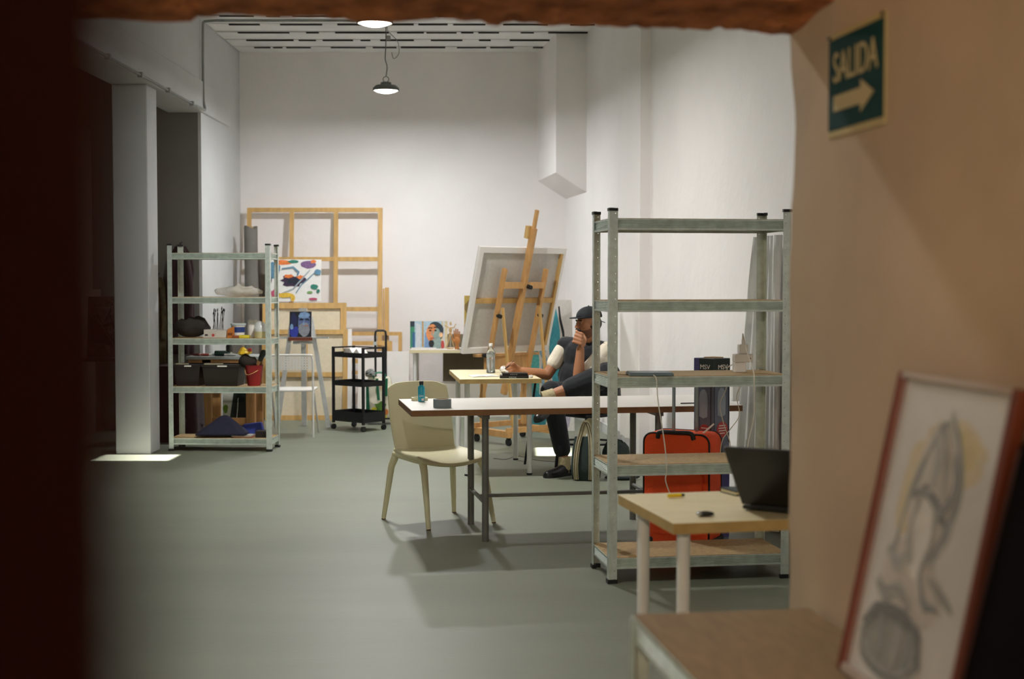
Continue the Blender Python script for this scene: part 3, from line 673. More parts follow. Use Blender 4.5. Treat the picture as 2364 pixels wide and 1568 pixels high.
b = M().ell(h(.016, 0, -.056), (.0705, .0595, .062), AX, nu=22, nv=12)
part('beard_stubble', b, mat('dark_stubble', '#6d4733', .8, var=.15, scale=60), man, smooth=60, label='dark stubble on jaw')
# socks and shoes
def sock(a, d, r0, r1, nm='sock'):
    return part(nm, M().tube([a.lerp(d, k / 7) for k in range(8)], [r0 + (r1 - r0) * k / 7 + (.0025 if k % 2 else 0) for k in range(8)], 16), SOCK, man, smooth=80)
sock(ra_ + V((0, 0, .045)), ra_ - V((0, 0, .075)), .043, .046)
lf = P(*(0.209, 10.300, 0.455))
sock(lk_.lerp(la_, .91), la_ + (la_ - lk_).normalized() * .05, .0435, .049)
def shoe(heel, toe, upv, ankle):
    d = (toe - heel).normalized(); s = d.cross(upv).normalized(); u = s.cross(d); L = (toe - heel).length
    b = M(); st = [(0, .030, .055), (.12, .037, .062), (.3, .038, .072), (.45, .039, .066), (.62, .046, .052), (.8, .047, .044), (.93, .038, .036), (1.0, .020, .026)]
    rs = []
    for k, wd, ht in st:
        c = heel + d * (k * L); ring = []
        for q in range(14):
            a = 2 * math.pi * q / 14; y = math.sin(a); ring.append(c + s * (wd * math.cos(a) * (1 if y < 0 else .92)) + u * (.016 + (ht if y > 0 else .004) * y))
        rs.append(ring)
    b.rings(rs); o = part('shoe', b, SHOE, man, smooth=70, label='black lace-up leather shoe')
    sole = [(0, .034), (.15, .040), (.4, .040), (.65, .050), (.85, .047), (.97, .030), (1.01, .012)]
    pts = [heel + d * (k * L) + s * wd for k, wd in sole] + [heel + d * (k * L) - s * wd for k, wd in sole[::-1]]
    n = len(pts); bb = M(); bb.rings([[p + u * .0 for p in pts], [p + u * .022 for p in pts]]); part('sole', bb, CAPBLK, o, smooth=40)
    b3 = M()
    for k in (.42, .52, .6): b3.cap(heel + d * (k * L) + s * .022 + u * (.016 + .055 * (1.25 - k)), heel + d * (k * L) - s * .022 + u * (.016 + .055 * (1.25 - k)), .004, n=6)
    part('laces', b3, CAPBLK, o)
    return o
shoe(P(.455, 10.47, .0), P(.245, 10.27, .0), V((0, 0, 1)), ra_)
ld = (lf - la_).normalized()
shoe(la_ + V((.03, .03, -.085)), la_ + V((.03, .03, -.085)) + V((-.125, -.19, -.10)), V((-.25, -.2, .9)), la_)
# pen
single('pen', M().cyl((-0.053, 10.600, 0.789), (0.013, 10.660, 0.845), .004, n=8), CAPBLK, 'thin black pen held in the drawing hand', 'pen')

# chair under him
t = thing('stool', 'black stool the man sits on, mostly hidden behind the shelf posts', 'stool', (.585, 10.86, 0), R(-49))
part('seat', M().box(-.17, .17, -.17, .17, .405, .435), BLACKM, t, bevel=.012)
for sx_, sy_ in ((-1, -1), (1, -1), (-1, 1), (1, 1)): part('leg', M().cyl((.17 * sx_, .17 * sy_, 0), (.14 * sx_, .14 * sy_, .41), .013), BLACKM, t, smooth=40)
part('stretcher_ring', M().tube([(.212 * math.cos(R(a)), .212 * math.sin(R(a)), .2) for a in range(0, 361, 30)], .008), BLACKM, t, smooth=40)

# tote and bags at his feet
TOTE = mat('dark_green_canvas', '#26332f', 0.85, var=.15, scale=12, bump=.2, bscale=60); STRAP = mat('cream_webbing', '#a69c7c', .85, var=.12, scale=40)
STRIPE = mat('dark_webbing_stripe', '#3a3326', .85)
t = thing('tote_bag', 'dark green tote bag with cream striped straps beside the shoe', 'bag', (.545, 10.2, 0), R(-14))
b = M(); rs = []
for z, wx, wy in ((0, .085, .07), (.01, .10, .085), (.10, .108, .085), (.22, .100, .06), (.315, .085, .028)):
    rs.append([(wx * math.copysign(abs(math.cos(a)) ** .5, math.cos(a)), wy * math.copysign(abs(math.sin(a)) ** .6, math.sin(a)), z) for a in [2 * math.pi * q / 24 for q in range(24)]])
b.rings(rs); part('bag_body', b, TOTE, t, smooth=70)
def strap_band(pts, wd, m_, par, off):
    b = M(); P_ = smoothpath(pts, 6); rs = []
    for i, p in enumerate(P_):
        d = (P_[min(i + 1, len(P_) - 1)] - P_[max(i - 1, 0)]).normalized(); a = d.cross(V((0, 1, 0))).normalized(); n_ = V((0, -1, 0))
        rs.append([p + a * wd / 2 + n_ * off, p - a * wd / 2 + n_ * off, p - a * wd / 2 + n_ * (off + .003), p + a * wd / 2 + n_ * (off + .003)])
    b.rings(rs); return part('strap', b, m_, par) if par else None
for side in (-1, 1):
    y = -.09 if side < 0 else .06
    pts = [(-.055, y + .0, .01), (-.060, y - .002, .12), (-.052, y + .028, .25), (-.035, y + .06, .34), (-.012, y + .065, .415), (.012, y + .065, .415), (.035, y + .06, .34), (.048, y + .028, .25), (.055, y - .002, .12), (.052, y, .01)]
    st = strap_band(pts, .036, STRAP, t, 0)
    if side < 0:
        for off_ in (-.009, .009):
            q = [(x + off_, yy_, z) for x, yy_, z in pts]; o = strap_band(q, .0035, STRIPE, st, .0032); o.name = 'strap_stripe'
def sack(r, seed, nu=16, nv=10):
    b = M().ell((0, 0, r[2]), r, nu=nu, nv=nv); b.v = [(x * (1 + .35 * noise.noise(V((x * 14, y * 14, z * 14 + seed)))), y * (1 + .35 * noise.noise(V((x * 14, y * 14, z * 14 + seed + 5)))), max(.0005, z * (1 + .25 * noise.noise(V((x * 17, y * 17, z * 9 + seed)))))) for x, y, z in b.v]; return b
FILM = mat('cloudy_plastic_film', '#dfe2e2', .3, alpha=.75, var=.05)
single('plastic_bag', sack((.06, .05, .19), 2), mat('white_plastic_film', '#eeeeec', .4), 'white plastic bag standing behind the tote bag', 'bag', smooth=80, loc=(.60, 10.47, 0))
single('plastic_bag', sack((.11, .09, .11), 9), FILM, 'crumpled clear plastic bag on the floor by the right wall skirting', 'bag', smooth=80, loc=(.87, 11.0, 0))
single('backpack', sack((.10, .09, .14), 12), mat('dark_green_nylon', '#20302c', .7), 'dark green rucksack on the floor behind the shelf post', 'bag', smooth=80, loc=(.79, 10.43, 0))
single('cloth_heap', sack((.13, .07, .02), 15), mat('dark_slate_cloth', '#2b3435', .9), 'flat dark cloth on the floor right of the tote bag', 'cloth', smooth=80, loc=(.80, 10.2, 0))
single('floor_cable', M().tube(smoothpath([(-.15, 11.4, .003), (-.05, 11.35, .003), (.05, 11.55, .003), (.2, 11.3, .003), (.34, 11.2, .003), (.45, 11.25, .003)]), .0025, 6), mat('grey_cable', '#6d6e6b', .6), 'thin grey cable snaking over the floor under the small table', 'cable')
single('black_rod', M().cyl((.102, 11.05, .0), (.185, 11.0, .66), .009, n=10), BLACKM, 'thin black rod leaning under the small birch table', 'rod')

# ---------------------------------------------------------------- back wall: table things
cols = ['#a9c0cc', '#33805f', '#2c5d86', '#d8d4c8', '#b58a4e', '#d98a54', '#20303a', '#8aa09a', '#c8ccd0', '#b4453c', '#6f8fb5', '#e8b98c', '#101418', '#cdbf9a']
sh = [([(0, 0), (1, 0), (1, 1), (0, 1)], 0), ([(0, 0), (.12, 0), (.12, .8), (0, .8)], 1), ([(.06, 0), (.13, 0), (.13, .6), (.06, .6)], 2), ([(0, .8), (.12, .8), (.12, 1), (0, 1)], 6), ([(.16, 0), (.28, 0), (.28, .85), (.16, .95)], 8), ([(.32, .05), (.36, .05), (.36, 1), (.32, 1)], 4),
      ([(.38, 0), (.6, 0), (.6, .4), (.4, .6)], 10), ([(.8, 0), (1, 0), (1, 1), (.85, 1)], 13), ([(.88, 0), (.93, 0), (.93, 1), (.88, 1)], 8),
      (blob(.68, .62, .22, .36, 20, .04, 1), 6), (blob(.60, .55, .17, .33, 18, .05, 2), 5), (blob(.72, .45, .10, .30, 14, .05, 3), 7), (blob(.83, .50, .05, .10, seed=4), 11), (blob(.71, .16, .14, .26, seed=5), 7), (blob(.57, .18, .07, .14, seed=6), 12), (blob(.87, .14, .05, .16, seed=7), 9),
      (blob(.54, .66, .035, .03, seed=8), 12), (blob(.68, .66, .035, .03, seed=9), 12), (ribbon([(.48, .74), (.54, .76), (.6, .74)], .04), 12), (ribbon([(.63, .76), (.69, .78), (.75, .75)], .04), 12), (ribbon([(.6, .64), (.58, .5), (.63, .46)], .03), 7), (ribbon([(.54, .36), (.6, .38), (.66, .36)], .035), 9)]
stretched_canvas('portrait_painting', 'small portrait of a dark-haired head in orange and grey on the back table', 'painting', .40, .295, (-0.893, 14.95, .7355), R(2), R(-6), sh, cols)
WOODL = mat('pale_lime_wood', '#cfae79', .5, var=.1, scale=20)
t = thing('artist_mannequin', 'little wooden artist mannequin with raised arms beside the portrait', 'mannequin', (-0.656, 14.85, .7355))
part('stand', M().lathe([(.035, 0), (.035, .012), (.03, .014)]), WOODL, t, smooth=40); part('rod', M().cyl((0, 0, .012), (0, 0, .16), .003), GALV, t)
part('torso', M().ell((0, 0, .205), (.018, .013, .03)).ell((0, 0, .165), (.016, .012, .018)), WOODL, t, smooth=60)
part('head', M().ell((.003, 0, .272), (.011, .012, .019)), WOODL, t, smooth=60)
for s in (-1, 1):
    part('arm', M().cap((.018 * s, 0, .228), (.040 * s, 0, .236 - .006 * s), .006).cap((.040 * s, 0, .236 - .006 * s), (.058 * s, 0, .268 if s > 0 else .255), .005), WOODL, t, smooth=60)
    part('leg', M().cap((.010 * s, 0, .152), (.02 * s, -.01, .085), .008, .006).cap((.02 * s, -.01, .085), (.038 * s, 0, .022), .006, .005), WOODL, t, smooth=60)
t = thing('wooden_hand', 'orange-brown jointed wooden hand standing upright on the back table', 'hand model', (-0.585, 14.8, .7355))
HW = mat('orange_beech', '#b9793f', .45, var=.12)
part('wrist', M().lathe([(.024, 0), (.026, .01), (.018, .05), (.024, .06)]), HW, t, smooth=60)
part('palm', M().ell((0, 0, .095), (.036, .014, .045)), HW, t, smooth=60)
for k in range(4): x = -.024 + .016 * k; l = (.075, .09, .085, .062)[k]; part('finger', M().cap((x, 0, .125), (x * 1.15, -.004, .125 + l * .55), .0085, .008).cap((x * 1.15, -.004, .125 + l * .55), (x * 1.15, -.014, .125 + l), .008, .0065), HW, t, smooth=60)
part('thumb', M().cap((-.03, -.004, .085), (-.05, -.012, .115), .010, .008).cap((-.05, -.012, .115), (-.052, -.02, .14), .008, .006), HW, t, smooth=60)
cols = ['#a58a3c', '#c9a23a', '#6b5622', '#e4d27a', '#4b3b26']
sh = [([(0, 0), (1, 0), (1, 1), (0, 1)], 0), (blob(.5, .75, .5, .2, seed=1), 2), (blob(.3, .4, .3, .15, seed=2), 1), (blob(.4, .27, .3, .07, seed=3), 3), (blob(.5, .1, .6, .12, seed=4), 4), (blob(.7, .6, .3, .1, seed=5), 1)]
stretched_canvas('gold_painting', 'narrow gold-brown painting partly hidden by the big canvas', 'painting', .24, .57, (-0.399, 15.1, .7355), 0, R(-7), sh, cols)
single('white_board', M().box(-.13, .13, -.01, .01, 0, .018), PAPER, 'white strip of card lying before the portrait', 'card', loc=(-0.938, 14.78, .7355))
single('paint_knife', M().box(-.03, .03, -.004, .004, 0, .006), CAPBLK, 'small dark tool lying beside the wooden hand', 'tool', loc=(-0.550, 14.74, .7355), rot=(0, 0, .4))
single('brown_board', M().box(0, .62, 0, .012, 0, .52), mat('brown_board', '#6a5f4a', .8), 'dark brown board leaning under the back wall table', 'board', loc=(-0.757, 15.25, .075), rot=(R(-6), 0, 0))
single('white_box', M().box(0, .95, 0, .28, 0, .36), WHITEP, 'low white box under the back wall table', 'box', loc=(-.98, 14.93, 0), bevel=.004)
bpy.data.objects['brown_board'].location.z = .361

# ---------------------------------------------------------------- stretchers along the back wall, left half
stretcher('canvas_stretcher', 'tall empty pine stretcher frame with cross bars leaning on the back wall', 1.5, 2.28, (-2.185, 15.30, .0), 0, R(-5), .047, .025, (-.255, .235), (1.155, 1.71, .58))
stretcher('back_canvas', 'cream canvas seen from behind under the flower painting', .90, 1.235, (-2.230, 14.86, 0), R(1), R(-7), .062, .025, (), (), PINE, CANVASB)
stretcher('back_canvas', 'front cream canvas back with white edge behind the white easel', .86, .955, (-2.161, 14.60, 0), R(1), R(-7), .05, .025, (-.02,), (.48,), PINE, CANVASB, border=GESSO)
stretcher('small_frame', 'small bare pine frame leaning behind the black cart', .60, .90, (-1.518, 15.36, 0), R(-1), R(-4), .04, .02, (), (.45,), PINE)
stretcher('small_frame', 'inner smaller pine frame standing in front of the other small frame', .50, .80, (-1.569, 15.28, 0), R(-1), R(-4), .045, .02, (), (), PINE)
single('white_canvas', M().box(-.28, .28, 0, .02, 0, .70), GESSO, 'plain white panel leaning low behind the shopping bag', 'panel', loc=(-1.400, 15.1, 0), rot=(R(-6), 0, R(-2)))
single('stretcher_bar', M().box(-.022, .022, 0, .02, 0, 1.39).box(-.045, -.028, .004, .016, 0, 1.38), PINE, 'single tall pine bar pair standing beside the big stretcher frame', 'wood bar', loc=(-1.390, 15.40, 0), rot=(R(-4), 0, 0))
cols = ['#e6e4e0', '#e07a3a', '#3a2440', '#7a5b86', '#2e7a6a', '#5a86a0', '#d9b13c', '#b04a6a', '#1c2433', '#9aa6ad', '#74a05a']
sh = [([(0, 0), (1, 0), (1, 1), (0, 1)], 0), (blob(.15, .75, .12, .2, seed=1), 5), (blob(.33, .93, .16, .06, seed=2), 1), (blob(.5, .95, .1, .04, seed=3), 4), (blob(.78, .88, .14, .10, seed=4), 3), (blob(.86, .95, .05, .04, seed=5), 1), (blob(.5, .50, .20, .14, 18, .35, 6), 2), (blob(.42, .60, .10, .05, 12, .3, 7), 1), (blob(.63, .58, .06, .05, 12, .3, 8), 1), (blob(.52, .48, .14, .08, 14, .3, 9), 8),
      (ribbon([(.3, .2), (.5, .3), (.7, .6), (.8, .75)], .03), 9), (ribbon([(.55, .2), (.65, .4), (.9, .7)], .02), 5), (blob(.88, .35, .07, .06, seed=10), 4), (blob(.8, .22, .05, .03, seed=11), 10), (blob(.95, .25, .03, .05, seed=12), 4), (blob(.35, .15, .16, .06, seed=13), 6), (blob(.5, .08, .04, .08, seed=14), 6), (blob(.18, .2, .07, .09, seed=15), 7), (blob(.86, .06, .08, .03, seed=16), 7), (blob(.06, .5, .06, .12, seed=17), 8), (ribbon([(.3, .78), (.5, .82), (.6, .7), (.58, .62)], .04), 5), (blob(.94, .7, .06, .07, seed=18), 5)]
stretched_canvas('flower_painting', 'loose colourful flower painting on white resting atop the cream canvas', 'painting', .60, .455, (-2.356, 15.015, 1.238), R(1), R(-5), sh, cols)
t = thing('canvas_roll', 'tall grey roll of canvas standing in the back left corner', 'roll', (-2.781, 15.0, 0)); t.rotation_euler = (R(-3), R(-1.2), 0)
GREYCL = mat('grey_canvas_roll', '#6f6c66', .9, var=.1, scale=8, bump=.2, bscale=90)
b = M(); rs = []
for z in [2.04 * i / 16 for i in range(17)]:
    r = .072 + .012 * noise.noise(V((0, 0, z * 2))) + (.035 * max(0, 1 - z / 1.5)); rs.append([(r * math.cos(a) * (1 + .04 * math.sin(3 * a + z * 3)), r * math.sin(a), z + (.02 * math.sin(a * 2) if z > 2 else 0)) for a in [2 * math.pi * k / 22 for k in range(22)]])
b.rings(rs); part('roll', b, GREYCL, t, smooth=60)
part('core', M().lathe([(.02, 1.0), (.025, 2.0), (.032, 2.05), (.02, 2.05)]), PARTICLE, t)
single('canvas_roll', M().lathe([(.05, 0), (.052, .7), (.05, 1.75), (.03, 1.76)]), mat('brown_grey_roll', '#6d655b', .9), 'shorter brown-grey roll beside the tall grey canvas roll', 'roll', loc=(-2.724, 15.25, 0), smooth=50)

# white easel, small blue portrait, folding chair
WOODW = mat('white_washed_wood', '#b9bcba', .6, var=.12, scale=14)
t = thing('field_easel', 'white-washed tripod easel with the small dark blue portrait', 'easel', (-2.100, 13.95, 0))
part('leg', M().beam((-.10, 0, 1.08), (-.245, -.06, 0), .042, .024), WOODW, t); part('leg', M().beam((.085, 0, 1.10), (.275, -.10, 0), .042, .024), WOODW, t); part('leg', M().beam((.01, .02, 1.12), (.0, .12, 0), .048, .026), WOODW, t)
part('tray', M().box(-.26, .27, -.055, -.01, .885, .90), WOODW, t); part('tray_front', M().box(-.13, .11, -.06, -.056, .865, .898), mat('rust_paint', '#7a3e28', .7), t); part('mast', M().beam((.01, -.005, .80), (.01, .01, 1.18), .03, .016), WOODW, t); part('head_block', M().box(-.03, .05, -.02, .01, 1.155, 1.19), WOODW, t)
part('crossbar', M().box(-.09, .10, -.02, .0, .83, .86), WOODW, t)
cols = ['#1b2350', '#10131f', '#5d6f9c', '#8e939c', '#7fa0c8', '#b7705a', '#2b3aa0']
sh = [([(0, 0), (1, 0), (1, 1), (0, 1)], 1), (blob(.2, .2, .22, .25, seed=1), 6), (blob(.2, .65, .14, .3, seed=2), 0), (blob(.66, .58, .28, .42, 18, .05, 3), 2), (blob(.68, .3, .26, .3, seed=4), 3), (blob(.66, .85, .26, .12, seed=5), 4), (ribbon([(.45, .68), (.55, .7), (.62, .68)], .06), 1), (ribbon([(.72, .68), (.82, .7), (.9, .66)], .06), 1), (ribbon([(.66, .66), (.62, .5), (.7, .48)], .05), 4), (ribbon([(.68, .44), (.78, .45), (.86, .44)], .04), 5), (blob(.1, .4, .08, .12, seed=7), 4)]
stretched_canvas('blue_portrait', 'small dark blue portrait painting standing on the white easel tray', 'painting', .22, .255, (-2.110, 13.905, .9005), 0, R(-5), sh, cols, .015)
t = thing('folding_chair', 'white chair with perforated backrest in front of the white easel', 'chair', (-2.06, 13.2, 0), R(2))
PERF = WHITEM
b = M()
nx, nz = 13, 5; x0, x1, z0, z1 = -.185, .185, .63, .755; cw, chh = (x1 - x0) / nx, (z1 - z0) / nz
for i in range(nx):
    for j in range(nz):
        xs = (x0 + i * cw, x0 + (i + .28) * cw, x0 + (i + .72) * cw, x0 + (i + 1) * cw); zq = (z0 + j * chh, z0 + (j + .28) * chh, z0 + (j + .72) * chh, z0 + (j + 1) * chh)
        for a in range(3):
            for c in range(3):
                if a == 1 and c == 1: continue
                b.quad([(xs[a], -.205 - .12 * .12 + .0, zq[c]), (xs[a + 1], -.2194, zq[c]), (xs[a + 1], -.2194, zq[c + 1]), (xs[a], -.2194, zq[c + 1])])
o = part('backrest', b, PERF, t); md = o.modifiers.new('solid', 'SOLIDIFY'); md.thickness = .008
part('back_frame', M().tube(smoothpath([(-.195, -.21, .42), (-.195, -.218, .70), (-.185, -.22, .755), (-.16, -.22, .768), (.16, -.22, .768), (.185, -.22, .755), (.195, -.218, .70), (.195, -.21, .42)]), .010, 8), PERF, t, smooth=60)
part('seat', M().box(-.2, .2, -.2, .19, .425, .445), WHITEPL, t, bevel=.009)
for s in (-1, 1):
    part('leg', M().tube([(.195 * s, -.21, .44), (.197 * s, -.23, .0)], .0095), PERF, t, smooth=60); part('leg', M().tube([(.195 * s, -.16, .42), (.205 * s, .2, .0)], .0095), PERF, t, smooth=60)

# black cart
ang = math.atan2(-.278, .317)
t = thing('utility_cart', 'black three-tier metal cart on castors holding a cup', 'cart', (-1.51, 13.685, 0), ang)
L, Wd = .43, .27
for sx_ in (-1, 1):
    for sy_ in (-1, 1):
        x, y = sx_ * L / 2, sy_ * Wd / 2
        p_ = part('post', M().box(x - .011, x + .011, y - .011, y + .011, .065, .815), BLACKM, t); part('wheel', M().cyl((x - .011, y, .027), (x + .011, y, .027), .027, n=16), CAPBLK, p_, smooth=40)
for nm, z0, z1 in (('top_tray', .715, .762), ('middle_tray', .435, .482), ('bottom_tray', .085, .185)):
    part(nm, M().box(-L / 2, L / 2, -Wd / 2, Wd / 2, z0, z0 + .004).box(-L / 2, L / 2, -Wd / 2 - .012, -Wd / 2 - .008, z0, z1).box(-L / 2, L / 2, Wd / 2 + .008, Wd / 2 + .012, z0, z1).box(-L / 2 - .012, -L / 2 - .008, -Wd / 2, Wd / 2, z0, z1).box(L / 2 + .008, L / 2 + .012, -Wd / 2, Wd / 2, z0, z1), BLACKM, t)
for s in (-1, 1):
    part('handle_rail', M().beam((s * L / 2, -Wd / 2, .806), (s * L / 2, Wd / 2, .806), .014, .014), BLACKM, t)
    part('side_rail', M().beam((-L / 2, s * Wd / 2, .806), (L / 2, s * Wd / 2, .806), .010, .010), BLACKM, t) if s > 0 else None
single('paper_cup', M().lathe([(.028, 0), (.036, .075), (.037, .078), (.02, .08)]), mat('grey_paper_cup', '#c9c4bb', .7), 'pale cup on the top tray of the black cart', 'cup', loc=frame_pt((-1.51, 13.685), ang, -.13, -.03, .7195), smooth=40)
b = M(); 
for k in range(3): b.hexa([(.0 + .05 * k, -.06, 0), (.05 + .05 * k, -.06, 0), (.05 + .05 * k, .05, 0), (.05 * k, .05, 0)], [(.0 + .05 * k, -.06, .085 - .055 * (k % 2)), (.05 + .05 * k, -.06, .03 + .05 * (k % 2)), (.05 + .05 * k, .05, .03 + .05 * (k % 2)), (.05 * k, .05, .085 - .055 * (k % 2))])
single('paper_sheets', b, PAPER, 'creased white papers on the top tray of the black cart', 'paper', loc=frame_pt((-1.51, 13.685), ang, -.03, -.03, .7195), rot=(0, 0, ang))
single('paper_sheet', M().box(-.09, .09, -.06, .06, 0, .003), PAPER, 'white sheet on the middle tray of the black cart', 'paper', loc=frame_pt((-1.51, 13.685), ang, .05, 0, .4395), rot=(0, 0, ang + .3))
# hand trolley with shopping bag
hx_, hy_ = -1.353, 14.35
t = thing('hand_trolley', 'black folding hand trolley with tall handle behind the cart', 'trolley', (hx_, hy_, 0), R(5))
part('handle', M().tube([(-.05, 0, .12), (-.055, 0, .90), (-.05, 0, .94), (-.03, 0, .95), (.03, 0, .95), (.05, 0, .94), (.055, 0, .90), (.05, 0, .12)], .0115, 8), CAPBLK, t, smooth=50)
part('base_plate', M().box(-.13, .16, -.24, .02, .055, .07), CAPBLK, t)
for s in (-1, 1): part('wheel', M().cyl((.15 * s + .02, .0, .05), (.15 * s + .045, .0, .05), .05, n=18), CAPBLK, t, smooth=40)
part('clip', M().box(-.075, -.04, -.012, .012, .80, .835), mat('pale_blue_clip', '#b8c4c8', .5), t)
cols = ['#e9e4cf', '#0f6a4a', '#4f7a26', '#d8cf3a', '#c8793a', '#f0d9b0']
BAGG = [mat('bag_print_' + c.strip('#'), c, .5, var=.12, scale=20) for c in cols]
t = thing('shopping_bag', 'white and green reusable shopping bag with a leafy print on the trolley', 'bag', (hx_ + .0, hy_ - .13, .0705), R(4))
b = M(); rs = []
for z, wx, wy in ((0, .125, .085), (.02, .135, .09), (.2, .14, .09), (.34, .13, .075), (.41, .115, .05)):
    rs.append([(wx * math.copysign(abs(math.cos(a)) ** .4, math.cos(a)), wy * math.copysign(abs(math.sin(a)) ** .4, math.sin(a)), z) for a in [2 * math.pi * q / 28 for q in range(28)]])
b.rings(rs); part('bag_body', b, BAGG[0], t, smooth=60)
shp = [([(0, 0), (.16, 0), (.1, .8), (0, .9)], 1), ([(.42, .45), (.52, .45), (.46, 1), (.36, 1)], 1), ([(.70, .55), (.80, .55), (.82, 1), (.72, 1)], 1), ([(.2, 0), (.8, 0), (.7, .12), (.3, .2)], 3), (blob(.55, .3, .22, .12, 16, .3, 3), 2), (blob(.75, .15, .1, .08, seed=4), 4), (blob(.3, .22, .1, .05, seed=5), 3), (blob(.6, .8, .1, .1, seed=6), 5)]
part('printed_pattern', picture(shp, .27, .40, cols, -.094), BAGG, t, label='green and yellow leafy print')
for y in (-.06, .05): part('handle', M().tube(smoothpath([(-.06, y, .40), (-.05, y + .01, .44), (0, y + .01, .455), (.05, y + .01, .44), (.06, y, .40)]), .007, 6), BAGG[1], t)
single('foil_pack', crumple(.055, 8), mat('crinkled_silver_foil', '#a7acab', .2, .8), 'crinkled silver foil packet peeking from the shopping bag', 'foil', loc=(hx_ - .09, hy_ - .16, .475))

# ---------------------------------------------------------------- behind and on the near shelf unit
t = thing('suitcase', 'red-orange cabin suitcase with extended handle standing behind the tall shelf unit', 'suitcase', (0.914, 7.42, 0), R(-27))
RED = mat('red_orange_fabric', '#f0541f', 0.75, var=.12, scale=5, bump=.25, bscale=70); W, D, H = .37, .22, .655
def rrect(w_, h_, r, z0):
    out = []
    for cx, cz, a0 in ((w_ / 2 - r, z0 + r, -90), (w_ / 2 - r, z0 + h_ - r, 0), (-w_ / 2 + r, z0 + h_ - r, 90), (-w_ / 2 + r, z0 + r, 180)):
        out += [(cx + r * math.cos(R(a0 + 15 * k)), cz + r * math.sin(R(a0 + 15 * k))) for k in range(7)]
    return out
o = part('shell', M().rings([[(x, y, z) for x, z in rrect(W - ins * 2, H - .055 - ins * 2, .05, .055 + ins)] for y, ins in ((-D / 2, .008), (-D / 2 + .02, 0), (D / 2 - .02, 0), (D / 2, .008))]), RED, t, smooth=50)
part('piping', M().tube([(x, -D / 2 + .004, z) for x, z in rrect(W - .004, H - .059, .05, .057)] + [(W / 2 - .052, -D / 2 + .004, .057)], .005, 6), CAPBLK, o, smooth=60)
part('piping', M().tube([(x, D / 2 - .03, z) for x, z in rrect(W + .004, H - .053, .05, .053)], .004, 6), CAPBLK, o, smooth=60)
part('front_pocket', M().rings([[(x, y, z) for x, z in rrect(W - .07, .33, .03, .12)] for y in (-D / 2 - .018, -D / 2 + .002)]), RED, t, smooth=50)
part('top_grip', M().tube(smoothpath([(-.10, -D / 2 - .006, H - .028), (-.085, -D / 2 - .014, H + .004), (0, -D / 2 - .018, H + .006), (.085, -D / 2 - .014, H + .004), (.10, -D / 2 - .006, H - .028)]), .012, 8), CAPBLK, t, smooth=60)
for s in (-1, 1):
    part('handle_pole', M().beam((.065 * s, .03, H - .02), (.065 * s, .03, .905), .015, .011), mat('brushed_aluminium', '#9aa0a2', .35, .8), t)
    part('wheel', M().cyl((.15 * s - .012, D / 2 - .02, .028), (.15 * s + .012, D / 2 - .02, .028), .028, n=16), CAPBLK, t, smooth=40)
    part('corner_guard', M().box(.16 * s - .035, .16 * s + .035, -D / 2 - .004, D / 2 + .004, .03, .10), CAPBLK, t, bevel=.012)
part('pull_grip', M().box(-.09, .09, .015, .045, .893, .915), CAPBLK, t, bevel=.008)
single('luggage_tag', M().box(-.004, .004, -.003, .003, 0, .09), PAPER, 'white paper luggage loop tied on top of the red suitcase', 'tag', loc=tuple(V((0.998, 7.33, .645))), rot=(0, R(48), 0))

t = thing('clothes_rack_box', 'tall slate-blue carton printed with garment racks standing behind the suitcase', 'box', (1.093, 7.56, 0), R(38))
CART = mat('slate_blue_carton', '#687082', 0.6, var=.18, scale=5); CARTG = mat('dark_green_carton', '#26332f', .6, var=.1); PURP = mat('violet_print', '#4b4a86', .6)
LBL = mat('pale_blue_print', '#9aa6b4', .6); REDS = mat('red_sticker', '#b8433f', .6); BW, BD, BH = .130, .145, 1.035
part('carton', M().box(0, BW, 0, BD, 0, BH), CART, t, bevel=.002)
part('top_band', M().box(-.0008, BW, -.0008, BD, BH - .10, BH - .001), CARTG, t, label='dark green printed band')
part('corner_print', M().box(-.0014, -.0002, BD * .72, BD, BH - .10, BH - .001), PURP, t); part('base_print', M().box(0, BW, -.0014, -.0002, .05, .42), PURP, t)
part('flap', M().box(.03, .11, .03, .1, BH - .002, BH + .006), PARTICLE, t)
FT = Matrix.Rotation(R(90), 4, 'X'); ST = Matrix.Rotation(R(-90), 4, 'Z') @ FT
text_part('brand_lettering', 'MSV', .036, PAPER, t, Matrix.Translation((BW * .55, -.0022, BH - .048)) @ FT, 1.15)
text_part('brand_lettering', 'MSV', .036, PAPER, t, Matrix.Translation((-.0022, BD * .42, BH - .048)) @ ST, 1.15)
def garment(T):
    return M().prism([(-.030, -.075), (-.032, .02), (-.026, .055), (-.010, .074), (.010, .074), (.026, .055), (.032, .02), (.030, -.075), (0, -.085)], 0, .0012, T=T)
part('garment_print', garment(Matrix.Translation((BW * .5, -.0002, BH - .235)) @ FT), LBL, t); part('garment_print', garment(Matrix.Translation((-.0002, BD * .5, BH - .245)) @ ST), LBL, t)
for T in (Matrix.Translation((BW * .5, -.0004, BH - .30)) @ FT, Matrix.Translation((-.0004, BD * .5, BH - .30)) @ ST):
    b = M()
    for x0, x1, z0, z1 in ((-.058, -.054, -.16, .15), (.054, .058, -.16, .15), (-.058, .058, .146, .15), (-.058, .058, -.118, -.113)): b.add(M().box(x0, x1, z0, z1, 0, .0012), T)
    part('rack_print', b, CAPBLK, t)
